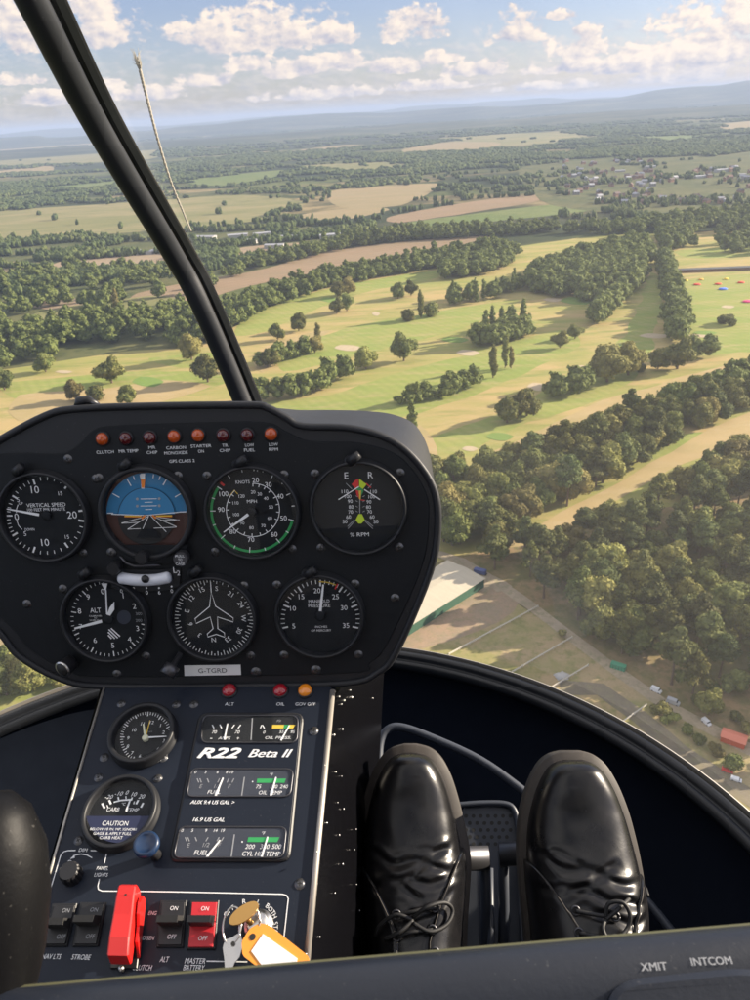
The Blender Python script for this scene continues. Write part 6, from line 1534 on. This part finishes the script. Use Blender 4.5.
def gable(name, x0, x1, y0, y1, z0, rh, mat, parent, ov=.4):
    x0 -= ov; x1 += ov; y0 -= ov; y1 += ov; ym = (y0+y1)/2
    V = [(x0, y0, z0), (x1, y0, z0), (x1, y1, z0), (x0, y1, z0), (x0, ym, z0+rh), (x1, ym, z0+rh)]
    return link_mesh(name, V, [(0, 1, 5, 4), (2, 3, 4, 5), (0, 4, 3), (1, 2, 5), (3, 2, 1, 0)], mat, parent)
# warehouse with pale roof and green wall
A_, B_, C_ = G(484, 588, 0), G(400, 642, 0), G(452, 570, 0); ux = (B_-A_).normalized(); 
wy = Vector((-ux.y, ux.x, 0)); wy = wy if wy.dot(C_-A_) > 0 else -wy; Lw = (B_-A_).length+22; Ww = 24
wh = thing('warehouse', 'long low warehouse with a flat pale roof and dark green walls', 'warehouse', (A_.x, A_.y, -H+.25), math.atan2(ux.y, ux.x))
sg = 1 if Vector((-ux.y, ux.x, 0)).dot(wy) > 0 else -1
y0, y1 = (0, Ww) if sg > 0 else (-Ww, 0)
boxm('wall', 0, Lw, y0, y1, 0, 5.2, M_greenw, wh); gable('roof', 0, Lw, y0, y1, 5.25, .9, M_roofw, wh, .6)
# houses of the town
rh_ = random.Random(12)
def house_proto(kind):
    e = thing('house' if kind != 'shed' else 'industrial_building', 'x', 'house' if kind != 'shed' else 'industrial building')
    if kind == 'shed': W_, D_, Hh = 36, 16, 6; wm, rm = M_conc, M_slate
    else: W_, D_, Hh = 11, 8, 5.5; wm, rm = (M_brick, M_tile) if kind == 'brick' else (M_render, M_tile)
    if kind == 'pale': rm = M_slate
    boxm('wall', -W_/2, W_/2, -D_/2, D_/2, 0, Hh, wm, e); gable('roof', -W_/2, W_/2, -D_/2, D_/2, Hh+.01, 3 if kind != 'shed' else 1.6, rm, e)
    if kind != 'shed':
        for k in (-1, 1): boxm('window', k*3-.7, k*3+.7, -D_/2-.06, -D_/2-.01, 3, 4.4, M_win, e)
        boxm('chimney', W_/2-2, W_/2-1, -.5, .5, Hh+1.6, Hh+3.8, M_brick, e)
    return e
PR = {k: house_proto(k) for k in ('brick', 'pale', 'shed')}; used = set()
def put(kind, x, y, rz, label, group, s=1.0):
    src = PR[kind]
    if kind not in used: o = src; used.add(kind)
    else:
        o = src.copy(); C.objects.link(o)
        for ch in src.children: c = ch.copy(); C.objects.link(c); c.parent = o
    o.location = (x, y, -H+.4); o.rotation_euler = (0, 0, rz); o.scale = (s, s, s)
    o['label'] = label
    if group: o['group'] = group
    return o
n_h = 0
for _ in range(620):
    px, py = rh_.uniform(560, 775), rh_.uniform(160, 211)
    lim = 205 if px > 600 else 190+15*(px-535)/65
    if py > lim or (655 < px < 738 and 184 < py < 199) or (655 < px < 760 and py < 169): continue
    g_ = G(px, py); kind = rh_.choice(['brick', 'pale', 'pale', 'brick', 'brick'])
    if n_h >= 125: break
    put(kind, g_.x, g_.y, rh_.uniform(-.5, .5)+rh_.choice([0, PI/2]), 'brick house with a tiled roof in the small town beyond the golf course' if kind == 'brick' else 'pale rendered house with a grey roof in the small town beyond the golf course', 'brick houses of the distant town' if kind == 'brick' else 'pale houses of the distant town', 1.25); n_h += 1
for px, py in [(x, 258+(-6)*(x-75)/100+0) for x in (84, 97, 110, 124, 138, 152, 166)]:
    g_ = G(px, py); put('shed', g_.x, g_.y, R(78), 'one of the pale grey sheds lined up left of the strut', 'sheds in a line left of the strut', .75)
for px, py in ((206, 240), (238, 238), (250, 243), (262, 236), (275, 248), (290, 240), (305, 236), (318, 246), (330, 238), (225, 252), (700, 178), (722, 172), (740, 176), (650, 168), (620, 172)):
    g_ = G(px, py); tw_ = px > 500
    put('shed', g_.x, g_.y, rh_.uniform(-.4, .4), 'large pale industrial building at the right end of the distant town' if tw_ else 'pale industrial building among yards beyond the brown field', 'industrial buildings of the town' if tw_ else 'industrial buildings beyond the brown field', rh_.uniform(.8, 1.2))
# driving range: long roof and coloured targets
p0, p1 = G(676, 273), G(800, 268); d_ = p1-p0; rb = thing('driving_range_building', 'long low dark roofed driving range building above the coloured targets', 'building', p0, math.atan2(d_.y, d_.x))
boxm('wall', 0, d_.length, 0, 9, 0, 3.2, M_brick, rb); boxm('roof', -1, d_.length+1, -2, 10, 3.22, 3.7, material('dark_felt', (.06, .06, .065), rough=.9), rb); boxm('rear_terrace', 0, d_.length, 10.2, 20, 0, 1.2, M_slate, rb)
for px, py, cn, cc_, s_ in ((697, 285, 'red', (.75, .06, .03), 6), (718, 284.5, 'red', (.75, .06, .03), 5.5), (741, 283, 'red', (.75, .06, .03), 5.5), (723, 289.5, 'blue', (.08, .2, .75), 7), (748, 302, 'pink', (.8, .05, .2), 8), (685, 281, 'yellow', (.85, .6, .05), 5), (701, 280, 'orange', (.85, .4, .05), 4), (726, 279.5, 'yellow', (.85, .6, .05), 4)):
    g_ = G(px, py); e = thing('range_target', {697: 'red target mat on the driving range, leftmost of the three red ones', 718: 'red target mat on the driving range, middle of the three red ones', 741: 'red target mat on the driving range, rightmost of the three red ones'}.get(px, f'{cn} target mat on the driving range' + {685: ' nearest the tree line', 726: ' right of the middle', 701: ' by the long roof', 723: ' in the middle', 748: ' at the right edge'}[px] if px not in (697, 718, 741) else ''), 'target', (g_.x, g_.y, -H+.5))
    mt = material('target_'+cn, cc_, rough=.8); V = []; s_ *= .75
    for rr, z_ in ((s_, 0), (s_, .5), (s_*.8, 1.1), (.01, 1.4)):
        for k in range(20): V.append((rr*math.cos(PI*k/10), rr*.8*math.sin(PI*k/10), z_))
    link_mesh('mat', V, [(i*20+k, i*20+(k+1) % 20, i*20+20+(k+1) % 20, i*20+20+k) for i in range(3) for k in range(20)], mt, e, smooth=True)
# paddock fences
M_rail = material('white_rail', (.66, .60, .50), rough=.8)
def fence(p, q, label, hh=1.3):
    a0, b0 = G(*p), G(*q); d_ = b0-a0; L_ = d_.length; e = thing('paddock_fence', label, 'fence', (a0.x, a0.y, -H+.25), math.atan2(d_.y, d_.x))
    boxm('rail', 0, L_, -.10, .10, hh-.25, hh, M_rail, e); boxm('rail', 0, L_, -.08, .08, hh*.45, hh*.45+.2, M_rail, e)
    k = int(L_/6)
    for i in range(k+1): boxm('post', i*L_/k-.12, i*L_/k+.12, -.13, .13, 0, hh+.1, M_rail, e)
fence((449, 656), (538, 608), 'pale paddock fence nearest the warehouse'); fence((512, 674), (572, 639), 'pale paddock fence in the middle of the dry paddocks'); fence((552, 689), (588, 667), 'short pale paddock fence beside the green container')
fence((622, 724), (646, 707), 'short pale fence at the end of the asphalt lane')
# container, vans, caravan, sheds
def vehicle(px, py, rz, L, W_, Hh, mat, label, name, cat, cabmat=None, wheels=True):
    g_ = G(px, py); e = thing(name, label, cat, (g_.x, g_.y, -H+.25), rz); e.scale = (.8, .8, .8)
    pr_ = [(-L/2, .5), (-L/2, Hh*.93), (-L/2+.3, Hh), (L*.22, Hh), (L*.34, Hh*.62), (L*.48, Hh*.52), (L/2, .6), (L/2, .4), (-L/2, .4)]
    V = []; n_ = len(pr_)
    for s_ in (-1, 1): V += [(x, s_*W_/2, z_) for x, z_ in pr_]
    link_mesh('body', V, [tuple(range(n_)), tuple(range(n_, 2*n_))[::-1]]+[(i, n_+i, n_+(i+1) % n_, (i+1) % n_) for i in range(n_)], mat, e)
    boxm('windscreen', L*.23, L*.33, -W_*.44, W_*.44, Hh*.66, Hh*.9, M_win, e)
    for sx in (-.3, .32):
        for sy in (-1, 1):
            bm = bmesh.new(); tube_pts(bm, [(L*sx, sy*(W_/2-.12), .38), (L*sx, sy*(W_/2+.08), .38)], [.38, .38], 14); me = bpy.data.meshes.new('wheel'); bm.to_mesh(me); bm.free(); me.materials.append(M_blk); w_ = bpy.data.objects.new('wheel', me); C.objects.link(w_); w_.parent = e
M_vw = material('vehicle_white', (.80, .80, .80), rough=.35, coat=.3); M_vg = material('vehicle_grey', (.45, .46, .48), rough=.35, coat=.3); M_vr = material('shed_red', (.60, .10, .04), rough=.6)
vehicle(656, 692, R(-45), 5.2, 2.1, 2.3, M_vw, 'small white van parked beside the track below the pine wood', 'parked_van', 'van')
vehicle(673, 704, R(-38), 6.0, 2.3, 2.6, M_vg, 'grey horse lorry parked right of the small white van', 'parked_lorry', 'lorry')
vehicle(706, 724, R(-70), 4.6, 2.0, 2.2, M_vw, 'white trailer parked alone left of the red shed', 'parked_trailer', 'trailer')
vehicle(727, 772, R(-30), 4.6, 1.9, 1.6, M_redm, 'red car parked beside the asphalt lane', 'parked_car', 'car'); vehicle(736, 781, R(-30), 4.4, 1.9, 1.5, M_vw, 'white car parked next to the red car', 'parked_car', 'car')
g_ = G(733, 742); e = thing('red_shed', 'red sided shed on the grass near the right edge', 'shed', (g_.x, g_.y, -H+.25), R(-35)); boxm('wall', -4, 4, -2.4, 2.4, 0, 2.6, M_vr, e); gable('roof', -4, 4, -2.4, 2.4, 2.62, .8, material('red_roof', (.66, .20, .12), rough=.6), e, .3)
g_ = G(618, 669); e = thing('green_container', 'green storage container standing beside the track', 'container', (g_.x, g_.y, -H+.25), R(-35)); boxm('box_body', -3, 3, -1.2, 1.2, 0, 2.4, material('container_green', (.05, .28, .16), rough=.6), e)
for k in range(6): boxm('door_rib', -3+k*1.15, -2.85+k*1.15, -1.26, -1.21, .1, 2.3, M_greenw, e)
g_ = G(480, 574); e = thing('blue_trailer', 'small blue tarpaulin covered trailer beside the warehouse corner', 'trailer', (g_.x, g_.y, -H+.25), R(-30)); boxm('cover', -3, 3, -1.3, 1.3, .6, 2.6, material('tarp_blue', (.07, .10, .28), rough=.6), e); boxm('chassis', -3, 3.6, -1.1, 1.1, .3, .58, M_blk, e)
g_ = G(562, 677); e = thing('feed_heap', 'pale heap of hay and sheeting in the middle paddock', 'heap', (g_.x, g_.y, -H+.25))
V = []; 
for i, (rr, z_) in enumerate(((3.2, 0), (2.8, .7), (1.8, 1.2), (.4, 1.5))):
    for k in range(14): q_ = rr*(1+.25*math.sin(k*2.3+i)); V.append((q_*math.cos(PI*k/7), q_*.8*math.sin(PI*k/7), z_))
link_mesh('hay', V, [(i*14+k, i*14+(k+1) % 14, i*14+14+(k+1) % 14, i*14+14+k) for i in range(3) for k in range(14)]+[tuple(range(42, 56))], M_conc, e, smooth=True)
